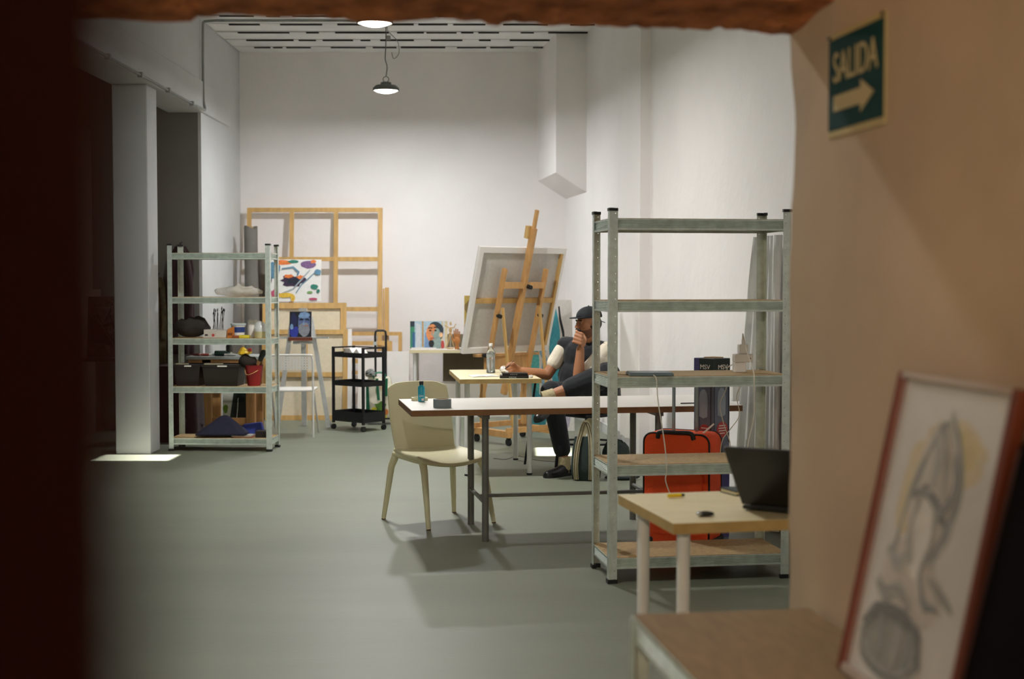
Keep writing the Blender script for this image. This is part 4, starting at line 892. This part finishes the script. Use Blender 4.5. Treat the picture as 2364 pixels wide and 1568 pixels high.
for T, nm in ((Matrix.Translation((BW * .55, -.0006, BH - .39)) @ FT, 0), (Matrix.Translation((-.0006, BD * .42, BH - .405)) @ ST, 0)):
    s = part('round_sticker', M().prism([(.044 * math.cos(R(a)), .044 * math.sin(R(a))) for a in range(0, 360, 15)], 0, .0012, T=T), REDS, t, label='round red sticker with fine white print')
    for k, wd in enumerate((.05, .06, .055, .04)):
        part('print_line', M().add(M().box(-wd / 2, wd / 2, .02 - .014 * k, .025 - .014 * k, .0012, .0018), T), PAPER, s)

# near unit shelf things
def nu(x, y, z): return frame_pt((.466, 6.66), R(8.5), x, y, z)
t = thing('tablet_case', 'closed grey tablet case at the front of the third shelf', 'tablet', nu(.10, .006, 1.0004), R(8.5 - 6))
part('case', M().box(0, .215, 0, .15, 0, .012), mat('blue_grey_case', '#66777c', .5, var=.08), t, bevel=.004); part('cover', M().box(.004, .211, .004, .146, .0125, .017), mat('pale_grey_cover', '#8b979a', .5), t, bevel=.002)
CABW = mat('white_cable', '#d8d3c4', .5)
single('charging_cable', M().tube(smoothpath([nu(.215, -.004, 1.006), nu(.225, -.022, .985), nu(.232, -.03, .88), nu(.262, -.04, .68), nu(.272, -.045, .55), nu(.268, -.04, .50), nu(.30, -.03, .42), nu(.33, -.02, .40)]), .0028, 6), CABW, 'white cable dangling from the grey tablet past two shelves', 'cable')
t = thing('plug_adapter', 'stack of white plug adapters and chargers at the right of the third shelf', 'charger', nu(.715, .22, 1.0004), R(8.5))
part('base_plug', M().box(-.03, .028, -.025, .025, 0, .05), WHITEPL, t, bevel=.004); part('adapter', M().box(-.03, .062, -.028, .028, .051, .092), WHITEPL, t, bevel=.004)
part('usb_port', M().box(.040, .050, -.0292, -.0282, .066, .073), CAPBLK, t); part('charger', M().box(-.006, .04, -.022, .022, .093, .140), WHITEPL, t, bevel=.004)
part('plug', M().cyl((.016, 0, .140), (.016, 0, .165), .006), WHITEPL, t)
single('charging_cable', M().tube(smoothpath([nu(.731, .22, 1.165), nu(.728, .21, 1.19), nu(.72, .18, 1.185), nu(.718, .12, 1.12), nu(.715, .0, 1.02), nu(.712, -.02, .95), nu(.712, -.02, .80), nu(.69, -.02, .70), nu(.672, -.02, .60), nu(.67, -.015, .52)]), .0028, 6), CABW, 'white cable looping out of the stacked chargers and down', 'cable')
single('charging_cable', M().tube(smoothpath([nu(.72, .36, 1.03), nu(.715, .43, 1.0), nu(.715, .44, .90), nu(.685, .45, .82), nu(.705, .45, .72), nu(.74, .45, .62), nu(.735, .45, .55)]), .0028, 6), CABW, 'pale cable hanging behind the shelf beside the slate-blue carton', 'cable')
single('charging_cable', M().tube(smoothpath([nu(.82, .47, .94), nu(.785, .48, .86), nu(.80, .48, .76), nu(.755, .48, .69), nu(.71, .48, .63), nu(.70, .48, .55), nu(.72, .48, .48)]), .0025, 6), CABW, 'second thin pale cable in a loose S behind the shelf', 'cable')
# socket, pipe and curtain along the right wall
wy_ = 8.94
t = thing('wall_socket', 'white socket box with plugs low on the right wall', 'socket', (RW(wy_) - .03, wy_, .74), R(7.7))
part('box', M().box(-.03, .03, -.07, .07, 0, .09), WHITEPL, t, bevel=.004); part('plug', M().box(-.075, -.03, -.05, .0, -.05, .06), WHITEPL, t, bevel=.004)
single('wall_pipe', M().cyl((0, 0, 0), (0, 0, .73), .013), PIPE, 'thin grey pipe running down from the wall socket', 'pipe', loc=(RW(8.84) - .03, 8.84, 0), smooth=40)
b = M(); rs = []; n_ = 60
for z in [0.02 + 1.70 * i / 14 for i in range(15)]:
    k = (z - .02) / 1.70; rs.append([(-.05 - .028 * math.sin(u * 48 + .6 * math.sin(z * 2)) - .012 * math.sin(u * 21), u * (.80 - .38 * k ** 1.6), z) for u in [q / n_ for q in range(n_ + 1)]])
b.rings(rs, cap=False, closed=False)
o = single('curtain', b, mat('white_plastic_sheet', '#d3d3d0', .55, var=.05), 'pleated white sheet hanging by the right wall behind the shelf', 'curtain', smooth=80, loc=(RW(7.95) - .06, 7.95, 0), rot=(0, 0, R(7.7)))
md = o.modifiers.new('solid', 'SOLIDIFY'); md.thickness = .004

# ---------------------------------------------------------------- left shelf unit: things on the shelves
def lu(x, y, z): return frame_pt((-2.945, 11.93), R(-3), x, y, z)
LX = lambda px_: 0
b = sack((.20, .12, .045), 21, 26, 10); b.v = [(x, y, z * (1 + .5 * noise.noise(V((x * 22, y * 22, 3))))) for x, y, z in b.v]
single('plastic_bag', b, mat('clear_plastic_wrap', '#d8d6cc', .15, alpha=.45, bump=.8, bscale=18), 'crumpled clear plastic packaging on the upper shelf of the left unit', 'packaging', smooth=60, loc=lu(.57, .17, 1.3225))
def L3(px_): return (px_ - 393) / 226 * .86
Z3 = .9705
single('rucksack', sack((.15, .12, .085), 31, 22, 12), mat('dark_brown_grey_bag', '#2b2723', .9), 'slumped dark rucksack on the middle shelf', 'bag', smooth=70, loc=lu(L3(432), .19, Z3))
t = thing('brush_box', 'white carton with a red dot holding paint brushes', 'box', lu(L3(471), .05, Z3), R(-3))
part('carton', M().box(0, .10, 0, .09, 0, .072).box(.101, .195, .006, .09, 0, .068), mat('white_carton', '#c9c5bb', .7), t, bevel=.002)
part('red_dot', M().prism([(.013 * math.cos(R(a)), .013 * math.sin(R(a))) for a in range(0, 360, 24)], 0, .001, T=Matrix.Translation((.082, -.0002, .024)) @ FT), REDS, t)
part('logo_print', M().box(.010, .035, -.001, -.0002, .018, .032), CAPBLK, t)
for k in range(9):
    x = .07 + .011 * k; tx = x + random.uniform(-.02, .03); zt = .09 + random.uniform(.02, .09)
    tag(part('paint_brush', M().cyl((x, .045, .0), (tx, .05, zt), .003, n=6).cap((tx, .05, zt), (tx + .002, .05, zt + .018), .006, .003, n=6), mat('brush_dark', '#2a231d', .6), None, loc=lu(L3(471) , .05, Z3 + .069)), 'dark-handled paint brush standing up from the white carton', 'brush', 'brushes in the white carton')
t = thing('orange_carton', 'small orange carton leaning before the blue-labelled tub', 'box', lu(L3(524), .04, Z3), R(-3)); part('carton', M().hexa([(0, 0, 0), (.06, 0, 0), (.06, .04, 0), (0, .04, 0)], [(.005, .01, .075), (.055, .01, .098), (.055, .05, .098), (.005, .05, .075)]), mat('orange_carton', '#b9702a', .7), t); part('print', M().box(.012, .05, -.003, .004, .028, .045), mat('dark_orange_print', '#7d4218', .7), t)
t = thing('paint_tub', 'white plastic tub with blue label and lid on the middle shelf', 'tub', lu(L3(542), .17, Z3)); part('tub', M().lathe([(.052, 0), (.06, .10), (.06, .105)]), WHITEPL, t, smooth=40); part('lid', M().lathe([(.066, .105), (.066, .122), (.06, .124)]), mat('pale_blue_lid', '#b7c4c6', .5), t, smooth=40)
part('label', M().lathe([(.0566, .045), (.0606, .092), (.0600, .092), (.0560, .045), (.0566, .045)], cap=False), mat('blue_label', '#27407f', .5), t, smooth=40)
single('yellow_pad', M().box(-.045, .045, -.03, .03, 0, .025), mat('lemon_yellow_pad', '#d3c334', .6), 'flat yellow packet lying on the middle shelf', 'packet', loc=lu(L3(563), .06, Z3), bevel=.003)
single('rust_packet', M().box(-.03, .03, -.03, .03, 0, .022), mat('rust_packet', '#8a4a22', .7), 'flat rust-brown packet between the orange carton and the yellow packet', 'packet', loc=lu(L3(545), .055, Z3), bevel=.003)
t = thing('paper_roll', 'crumpled white paper towel roll standing on the middle shelf', 'paper roll', lu(L3(572), .22, Z3)); part('roll', M().lathe([(.04, 0), (.045, .08), (.04, .15), (.02, .155)]), PAPER, t, smooth=50); part('torn_sheet', sack((.045, .03, .055), 41), PAPER, t, smooth=60, loc=(.06, 0, .03))
t = thing('clear_tub', 'clear domed plastic container at the right end of the middle shelf', 'container', lu(L3(596), .12, Z3)); part('base', M().lathe([(.05, 0), (.058, .05), (.058, .055)]), mat('yellowish_clear_plastic', '#bdb98f', .3), t, smooth=40); part('dome', M().lathe([(.058, .056), (.055, .09), (.035, .13), (.01, .142)]), FILM, t, smooth=60)
Z4 = .5565
CRATE = mat('dark_brown_crate', '#1d1610', .6, var=.15); CRATE2 = mat('dark_maroon_crate', '#1c1110', .6, var=.15)
for nm, x0, x1, m_, lab in (('crate', .035, .265, CRATE2, 'dark maroon plastic crate on the fourth shelf, left of the brown one'), ('crate', .285, .605, CRATE, 'dark brown plastic crate with a cream label beside the red bucket')):
    t = thing('storage_crate', lab, 'crate', lu(x0, .03, Z4), R(-3)); w_ = x1 - x0; b = M()
    b.hexa([(.02, .02, 0), (w_ - .02, .02, 0), (w_ - .02, .25, 0), (.02, .25, 0)], [(0, 0, .175), (w_, 0, .175), (w_, .27, .175), (0, .27, .175)]); part('crate_body', b, m_, t)
    part('rim', M().box(-.006, w_ + .006, -.006, .006, .165, .185).box(-.006, w_ + .006, .264, .276, .165, .185).box(-.006, .006, .006, .264, .165, .185).box(w_ - .006, w_ + .006, .006, .264, .165, .185), m_, t)
    part('lid_strip', M().box(.02, w_ * .55, -.003, .03, .186, .196), mat('dusty_cream_strip', '#9a917a', .6), t)
    part('label', M().box(w_ * .42, w_ * .68, -.0075, -.0065, .168, .178), PAPER, t)
t = thing('bucket', 'red plastic bucket stuffed with a dark rag and brush', 'bucket', lu(L3(580), .13, Z4)); REDB = mat('deep_red_plastic', '#8c1c20', .45)
part('bucket_wall', M().lathe([(.055, 0), (.080, .17), (.083, .172), (.083, .178), (.077, .178), (.053, .004)], cap=True), REDB, t, smooth=40); part('handle', M().tube(smoothpath([(-.08, 0, .165), (-.05, -.075, .10), (.02, -.085, .12), (.08, 0, .165)]), .003, 6), PINE2, t)
single('rag', sack((.075, .07, .06), 51), mat('dark_brown_rag', '#2e2620', .9), 'dark brown rag bulging over the red bucket rim', 'rag', smooth=60, loc=lu(L3(566), .13, Z4 + .15))
t = thing('hand_brush', 'dark round-ended brush sticking out of the red bucket', 'brush', lu(L3(588), .12, Z4 + .16)); part('handle', M().cap((0, 0, 0), (.03, 0, .06), .009), PINED, t); part('head', M().cap((.03, 0, .07), (.055, 0, .125), .022, .026), mat('dark_grey_green', '#2c332e', .7), t, smooth=60)
Z5 = .1125
single('blue_cloth', M().hexa([(-.26, -.1, 0), (.20, -.1, 0), (.20, .14, 0), (-.26, .14, 0)], [(-.04, .0, .165), (.02, .0, .17), (.02, .05, .17), (-.04, .05, .165)]), mat('navy_cloth', '#1a1b33', .85, var=.15, bump=.3, bscale=20), 'peaked navy cloth bundle on the lowest shelf', 'cloth', loc=lu(.46, .11, Z5 + .018), bevel=.03, smooth=50)
single('blue_bag', M().hexa([(-.09, -.03, 0), (.10, -.03, 0), (.10, .07, 0), (-.09, .07, 0)], [(-.09, -.01, .095), (.075, -.01, .115), (.075, .05, .115), (-.09, .05, .095)]), mat('bright_blue_bag', '#27398c', .6), 'bright blue folded bag on the lowest shelf', 'bag', bevel=.012, loc=lu(.67, .25, Z5))
for k, c_ in enumerate(('#b9b3a8', '#a8553f')):
    single('magazine', M().box(0, .17, 0, .22, 0, .008), [mat('magazine_' + c_.strip('#'), c_, .5)], ('grey-covered magazine', 'red-covered magazine')[k] + ' under the blue bundle on the lowest shelf', 'magazine', 'magazines on the lowest shelf', loc=lu(.53 + .01 * k, .05, Z5 + .0085 * (1 - k)), rot=(0, 0, R(-3 + 3 * k)))
single('dark_box', M().box(0, .12, 0, .12, 0, .055), CRATE2, 'small dark box at the right end of the lowest shelf', 'box', loc=lu(.735, .06, Z5), bevel=.003)
bpy.data.objects['blue_cloth'].location.z = Z5 + .018

# coats, armchair and pine bench behind the left unit
MAROON = mat('dark_maroon_wool', '#240a0e', .9, var=.2, scale=6, bump=.3, bscale=25, sheen=.1)
def hung(name, label, loc, W, L, m_, seed, tw=.35, cat='coat', dep=.10):
    b = M(); rs = []
    for i in range(15):
        k = i / 14; z = -L * k; ww = W * (tw + (1 - tw) * min(1, k * 5) ** .6) * (1 + .12 * noise.noise(V((k * 4, seed, 0)))); dd = dep * (.5 + .5 * min(1, k * 4))
        rs.append([(ww / 2 * math.cos(a) + .012 * math.sin(5 * a + seed), dd / 2 * math.sin(a) * (1 + .25 * math.sin(7 * a + k * 2 + seed)), z) for a in [2 * math.pi * q / 36 for q in range(36)]])
    b.rings(rs); t = thing(name, label, cat, loc); part('garment', b, m_, t, smooth=70)
    part('hook', M().tube([(0, .0, .0), (0, .0, .03), (0, dep * .6, .04)], .006), BLACKM, t)
    return t
c = hung('hanging_coat', 'dark maroon coat hanging on the alcove wall behind the left shelf unit', (-3.225, 13.59, 1.798), .235, 1.05, MAROON, 1)
part('sleeve', M().tube(smoothpath([(.06, -.04, -.10), (.10, -.05, -.4), (.09, -.05, -.75)]), .035), MAROON, c, smooth=60); part('sleeve', M().tube(smoothpath([(-.05, -.04, -.10), (-.09, -.05, -.4), (-.08, -.05, -.75)]), .035), MAROON, c, smooth=60)
part('zip', M().box(-.008, .0, -.062, -.05, -1.0, -.12), GALV, c, label='pale zip line')
c = hung('hanging_coat', 'olive patterned jacket hanging between the column and the maroon coat', (-3.448, 13.59, 1.497), .16, .84, mat('olive_pattern', '#5c5636', .9, scale=14, col2='#2c2a1c', bump=.2, bscale=25), 4)
part('sleeve', M().tube(smoothpath([(.05, -.04, -.10), (.07, -.05, -.4), (.06, -.05, -.6)]), .03), mat('olive_pattern', '#5c5636'), c, smooth=60)
t = thing('armchair', 'dark maroon cloth-draped armchair behind the left shelf unit', 'armchair', (-3.034, 12.72, 0), R(-3))
part('base', sack((.20, .2, .16), 71, 24, 12), MAROON, t, smooth=60); part('drape', M().rings([[(.205 * (1 - .10 * k) * math.copysign(abs(math.cos(a)) ** .5, math.cos(a)) + .006 * math.sin(9 * a), .19 * (1 - .1 * k) * math.copysign(abs(math.sin(a)) ** .5, math.sin(a)), .69 * k) for a in [2 * math.pi * q / 40 for q in range(40)]] for k in (0, .15, .4, .7, .95, 1)]), MAROON, t, smooth=60)
t = thing('paint_table', 'grey-topped bench with pine legs and paint tubes behind the left unit', 'table', (-3.058, 13.05, 0), R(0))
part('bench_top', M().box(0, .70, 0, .5, .725, .75), mat('grey_bench_top', '#9aa09c', .6), t); part('apron', M().box(.02, .68, .02, .04, .66, .724), PINED, t)
for x in (.19, .60):
    for y in (.05, .45): part('leg', M().box(x - .042, x + .042, y - .03, y + .03, 0, .724), PINE2 if x < .3 else PINED, t, bevel=.003)
part('stretcher', M().box(.2, .64, .05, .075, .10, .17), PINED, t)
def tube_of_paint(x, y, rz, c_, lab):
    t = thing('paint_tube', lab, 'paint tube', (-3.058 + x, 13.05 + y, .7505), rz, 'paint tubes on the bench'); m_ = mat('tube_' + c_.strip('#'), c_, .35, .2)
    part('tube', M().rings([[(k * .1, w_ * math.cos(a), .014 + h_ * math.sin(a)) for a in [2 * math.pi * q / 14 for q in range(14)]] for k, w_, h_ in ((0, .022, .002), (.4, .019, .012), (.9, .016, .013), (1, .008, .008))]), m_, t, smooth=60); part('cap', M().cyl((.10, 0, .014), (.125, 0, .014), .010), WHITEPL, t, smooth=40)
tube_of_paint(.10, .08, .2, '#8a2f22', 'red paint tube with white cap on the grey bench'); tube_of_paint(.02, .12, -.3, '#5a2420', 'dark brown-red paint tube at the left of the grey bench'); tube_of_paint(.47, .05, 2.9, '#b9bdbb', 'silver paint tube on the grey bench'); tube_of_paint(.2, .13, .1, '#a4aaa8', 'pale grey paint tube behind the red one')
t = thing('green_bottle', 'dark green bottle lying on its side on the grey bench', 'bottle', (-3.058 + .25, 13.16, .777), 0); part('bottle', M().tube([(0, 0, 0), (.005, 0, 0), (.10, 0, 0), (.125, 0, 0), (.15, 0, 0)], [.022, .026, .026, .011, .011], 16), mat('dark_green_glass', '#173128', .2), t, smooth=50); part('neck_foil', M().cyl((.148, 0, 0), (.165, 0, 0), .012), GALV, t)
t = thing('yellow_packet', 'crumpled yellow packet with a red corner on the grey bench', 'packet', (-3.058 + .53, 13.14, .7505)); part('packet', crumple(.062, 81, .6), mat('strong_yellow', '#d8b21c', .5), t); part('corner', M().box(.04, .075, -.03, .0, .045, .075), REDS, t)
t = thing('jar', 'dark lidded jar at the back of the grey bench', 'jar', (-3.058 + .36, 13.3, .7505)); part('jar', M().lathe([(.03, 0), (.033, .01), (.033, .09), (.025, .1)]), mat('dark_jar', '#2a2622', .3), t, smooth=40); part('lid', M().lathe([(.028, .1), (.028, .12)]), CAPBLK, t, smooth=40)
t = thing('jar', 'clear white-lidded jar at the back left of the grey bench', 'jar', (-3.058 + .17, 13.3, .7505)); part('jar', M().lathe([(.04, 0), (.042, .01), (.042, .09), (.035, .1)]), FILM, t, smooth=40); part('lid', M().lathe([(.037, .1), (.037, .12)]), WHITEPL, t, smooth=40)
cols = ['#1c2a22', '#dfe6df', '#6f9a2c', '#0f1712']
sh = [([(0, 0), (1, 0), (1, 1), (0, 1)], 0), ([(0, 0), (.22, 0), (.45, 1), (0, 1)], 1), (blob(.12, .55, .1, .1, seed=1), 2), (blob(.16, .25, .1, .12, seed=2), 2), (blob(.7, .5, .25, .4, seed=3), 3), (ribbon([(.55, .2), (.6, .5), (.62, .8)], .03), 1)]
stretched_canvas('green_painting', 'dark green painting with a white edge standing under the grey bench', 'painting', .24, .42, (-2.663, 13.35, .001), 0, R(-6), sh, cols)
# dim corner left of the column
t = thing('side_table', 'dark little table half seen in the dim area left of the column', 'table', (-3.712, 12.6, 0)); DK2 = mat('dark_stained_wood', '#3a2a22', .6)
part('table_top', M().box(-.35, .35, -.2, .2, .74, .77), DK2, t)
for sx_ in (-1, 1):
    for sy_ in (-1, 1): part('leg', M().box(.31 * sx_ - .02, .31 * sx_ + .02, .16 * sy_ - .02, .16 * sy_ + .02, 0, .74), DK2, t)
cols = ['#4a3a30', '#241d1a', '#6a5a4c']
sh = [([(0, 0), (1, 0), (1, 1), (0, 1)], 0)] + [(ribbon([(random.random(), random.random()) for q in range(4)], .03), 1 + k % 2) for k in range(16)]
stretched_canvas('dim_painting', 'dim brown scribbled painting on the dark table left of the column', 'painting', .40, .55, (-3.673, 12.68, .7705), 0, R(-6), sh, cols)
t = thing('staircase', 'dark staircase with a thin handrail at the far left', 'stairs', (-6.62, 12.95, 0))
STAIR = mat('stair_plaster', '#7a6a5c', .9)
for k in range(9): part('step', M().box(.28 * k, .28 * (k + 1), 0, .7, 1.3805, 1.4 + .17 * (k + 1)), STAIR, t)
part('stair_base', M().box(-.6, 2.6, .05, .68, 0, 1.38), STAIR, t)
part('handrail', M().beam((0, .02, 2.4), (2.5, .02, 3.92), .03, .04), DK2, t)
for k in range(16): part('baluster', M().cyl((.1 + .155 * k, .02, 1.5 + .095 * k), (.1 + .155 * k, .02, 2.45 + .095 * k), .007, n=6), DK2, t)

# ---------------------------------------------------------------- passage: exit sign, framed drawing, portfolio
def wall_T(t_, b_, z_):             # frame on the sign wall: x runs towards the camera along the wall, y up, z out of the wall
    o = wp(t_, b_, z_); return Matrix((list(-ED) + [0], [0, 0, 1, 0], list(-EW) + [0], [0, 0, 0, 1])).transposed() @ Matrix.Identity(4), o
Rm, o0 = wall_T(.232, .0, 1.752)
sg = tag(put('exit_sign', None, None, o0), 'green exit sign with cream lettering and arrow on the passage wall', 'sign')
sg.rotation_euler = Rm.to_3x3().to_euler()
SIGNG = mat('deep_green_sign', '#0b3b3b', .7, var=.06, spec=.15); CREAM = mat('cream_sign', '#b9a873', .6, var=.05)
SW, SH = .292, .213
part('backing', M().box(0, SW, 0, SH, .001, .004), CREAM, sg); part('green_panel', M().box(.004, SW - .004, .014, SH - .012, .004, .0052), SIGNG, sg)
text_part('lettering', 'SALIDA', .088, CREAM, sg, Matrix.Translation((SW * .5, SH * .645, .006)), .80, 'cream word SALIDA')
part('arrow', M().prism([(.035, .052), (.178, .052), (.178, .036), (.245, .068), (.178, .100), (.178, .084), (.035, .084)], .0052, .0064), CREAM, sg, label='cream arrow pointing right')
for x in (.008, SW - .008): part('nail', M().cyl((x, SH - .006, .003), (x, SH - .006, .009), .004), CAPBLK, sg)

FH, FWd = .545, .435
fr_o = wp(.665, .122, .7575); lean_v = (wp(.665, .012, 1.285) - fr_o).normalized(); ax_x = -ED
ax_n = ax_x.cross(lean_v).normalized()
fr = tag(put('framed_drawing', None, None, fr_o), 'framed ink and yellow wash drawing in an orange-red frame leaning in the near right corner', 'picture')
fr.rotation_euler = Matrix((list(ax_x), list(lean_v), list(ax_n))).transposed().to_euler()
ORF = mat('orange_red_frame', '#73341c', .5, var=.08)
for nm, bb in (('frame_side', (0, .018, 0, FH)), ('frame_side', (FWd - .022, FWd, 0, FH)), ('frame_rail', (.018, FWd - .022, 0, .015)), ('frame_rail', (.018, FWd - .022, FH - .012, FH))):
    part(nm, M().box(bb[0], bb[1], bb[2], bb[3], .0, .022), ORF if nm == 'frame_side' else mat('pale_frame_rail', '#b4a79c', .6), fr, bevel=.002)
part('paper', M().box(.018, FWd - .022, .015, FH - .012, .004, .008), mat('drawing_paper', '#d3d7d9', .7, var=.08, scale=9), fr)
cols = ['#c9bd8c', '#a9b0b2', '#6d7f84', '#44565e', '#c4c2bd', '#dcdedd', '#87918f', '#cfc6a6']
DM = [mat('ink_' + c_.strip('#'), c_, .8, var=.12, scale=25) for c_ in cols]
rd = random.Random(12)
S = [(blob(.56, .78, .30, .12, 30, .1, 1), 7), (blob(.60, .80, .20, .07, 26, .15, 21), 0), (blob(.26, .64, .10, .17, 26, .12, 2), 7), (blob(.48, .66, .22, .23, 34, .05, 3), 4), (blob(.30, .36, .17, .13, 30, .1, 7), 4), (blob(.56, .33, .18, .11, 30, .1, 8), 4), (blob(.37, .14, .29, .10, 30, .06, 9), 6), (blob(.44, .52, .11, .15, 28, .06, 4), 5), (blob(.72, .36, .14, .02, 16, .1, 31, -.25), 6)]
CONT = [([(.22, .42), (.24, .56), (.32, .72), (.42, .84), (.50, .90)], 2), ([(.50, .90), (.62, .82), (.69, .70), (.68, .56), (.58, .44)], 2), ([(.30, .62), (.40, .66), (.52, .62), (.64, .57)], 3), ([(.42, .84), (.47, .75), (.44, .66)], 2), ([(.40, .42), (.34, .52), (.38, .62)], 1), ([(.50, .40), (.56, .50), (.54, .60)], 1),
        ([(.12, .32), (.22, .28), (.36, .31), (.48, .27)], 2), ([(.52, .38), (.60, .31), (.72, .32)], 2), ([(.18, .44), (.28, .40), (.36, .44)], 1), ([(.08, .17), (.12, .08), (.30, .04), (.52, .05), (.66, .12)], 3), ([(.66, .12), (.62, .21), (.42, .24), (.18, .22), (.08, .17)], 3), ([(.26, .21), (.29, .14), (.26, .07)], 2), ([(.42, .22), (.45, .14), (.44, .07)], 2), ([(.56, .21), (.57, .14), (.55, .08)], 2), ([(.60, .60), (.68, .69), (.62, .79)], 3), ([(.48, .86), (.56, .76), (.58, .66)], 6)]
for path, m_ in CONT:
    for k in range(6):
        jit = [V((x + rd.gauss(0, .014), y_ + rd.gauss(0, .012), 0)) for x, y_ in path]
        S.append((ribbon([(p.x, p.y) for p in smoothpath(jit, 5)], rd.uniform(.008, .026)), rd.choice([m_, m_, 1, 6])))
b = M()
for i, (pts, m_) in enumerate(S):
    b.quad([(.02 + u * (FWd - .044), .017 + v_ * (FH - .031), .0082 + .00005 * i) for u, v_ in [(min(max(u, .01), .99), min(max(v_, .01), .99)) for u, v_ in pts]], m_)
part('ink_drawing', b, DM, fr, label='grey-blue ink and yellow wash drawing')
o = part('glass', M().box(.018, FWd - .022, .015, FH - .012, .0155, .0175), mat('picture_glass', '#ffffff', .05, alpha=.10, var=0), fr)
pf_o = wp(1.112, .13, .7575); lv = (wp(1.112, .02, 1.20) - pf_o).normalized()
pf = tag(put('portfolio_case', None, None, pf_o), 'black portfolio case leaning at the right edge beside the framed drawing', 'portfolio')
pf.rotation_euler = Matrix((list(ax_x), list(lv), list(ax_x.cross(lv).normalized()))).transposed().to_euler()
part('case', M().box(0, .33, 0, .47, -.012, .02), mat('black_portfolio', '#0d0808', .9, spec=.1), pf, bevel=.006); part('zip', M().tube([(.006, .46, .021), (.006, .01, .021)], .003, 6), mat('dark_red_zip', '#3a1210', .5), pf)
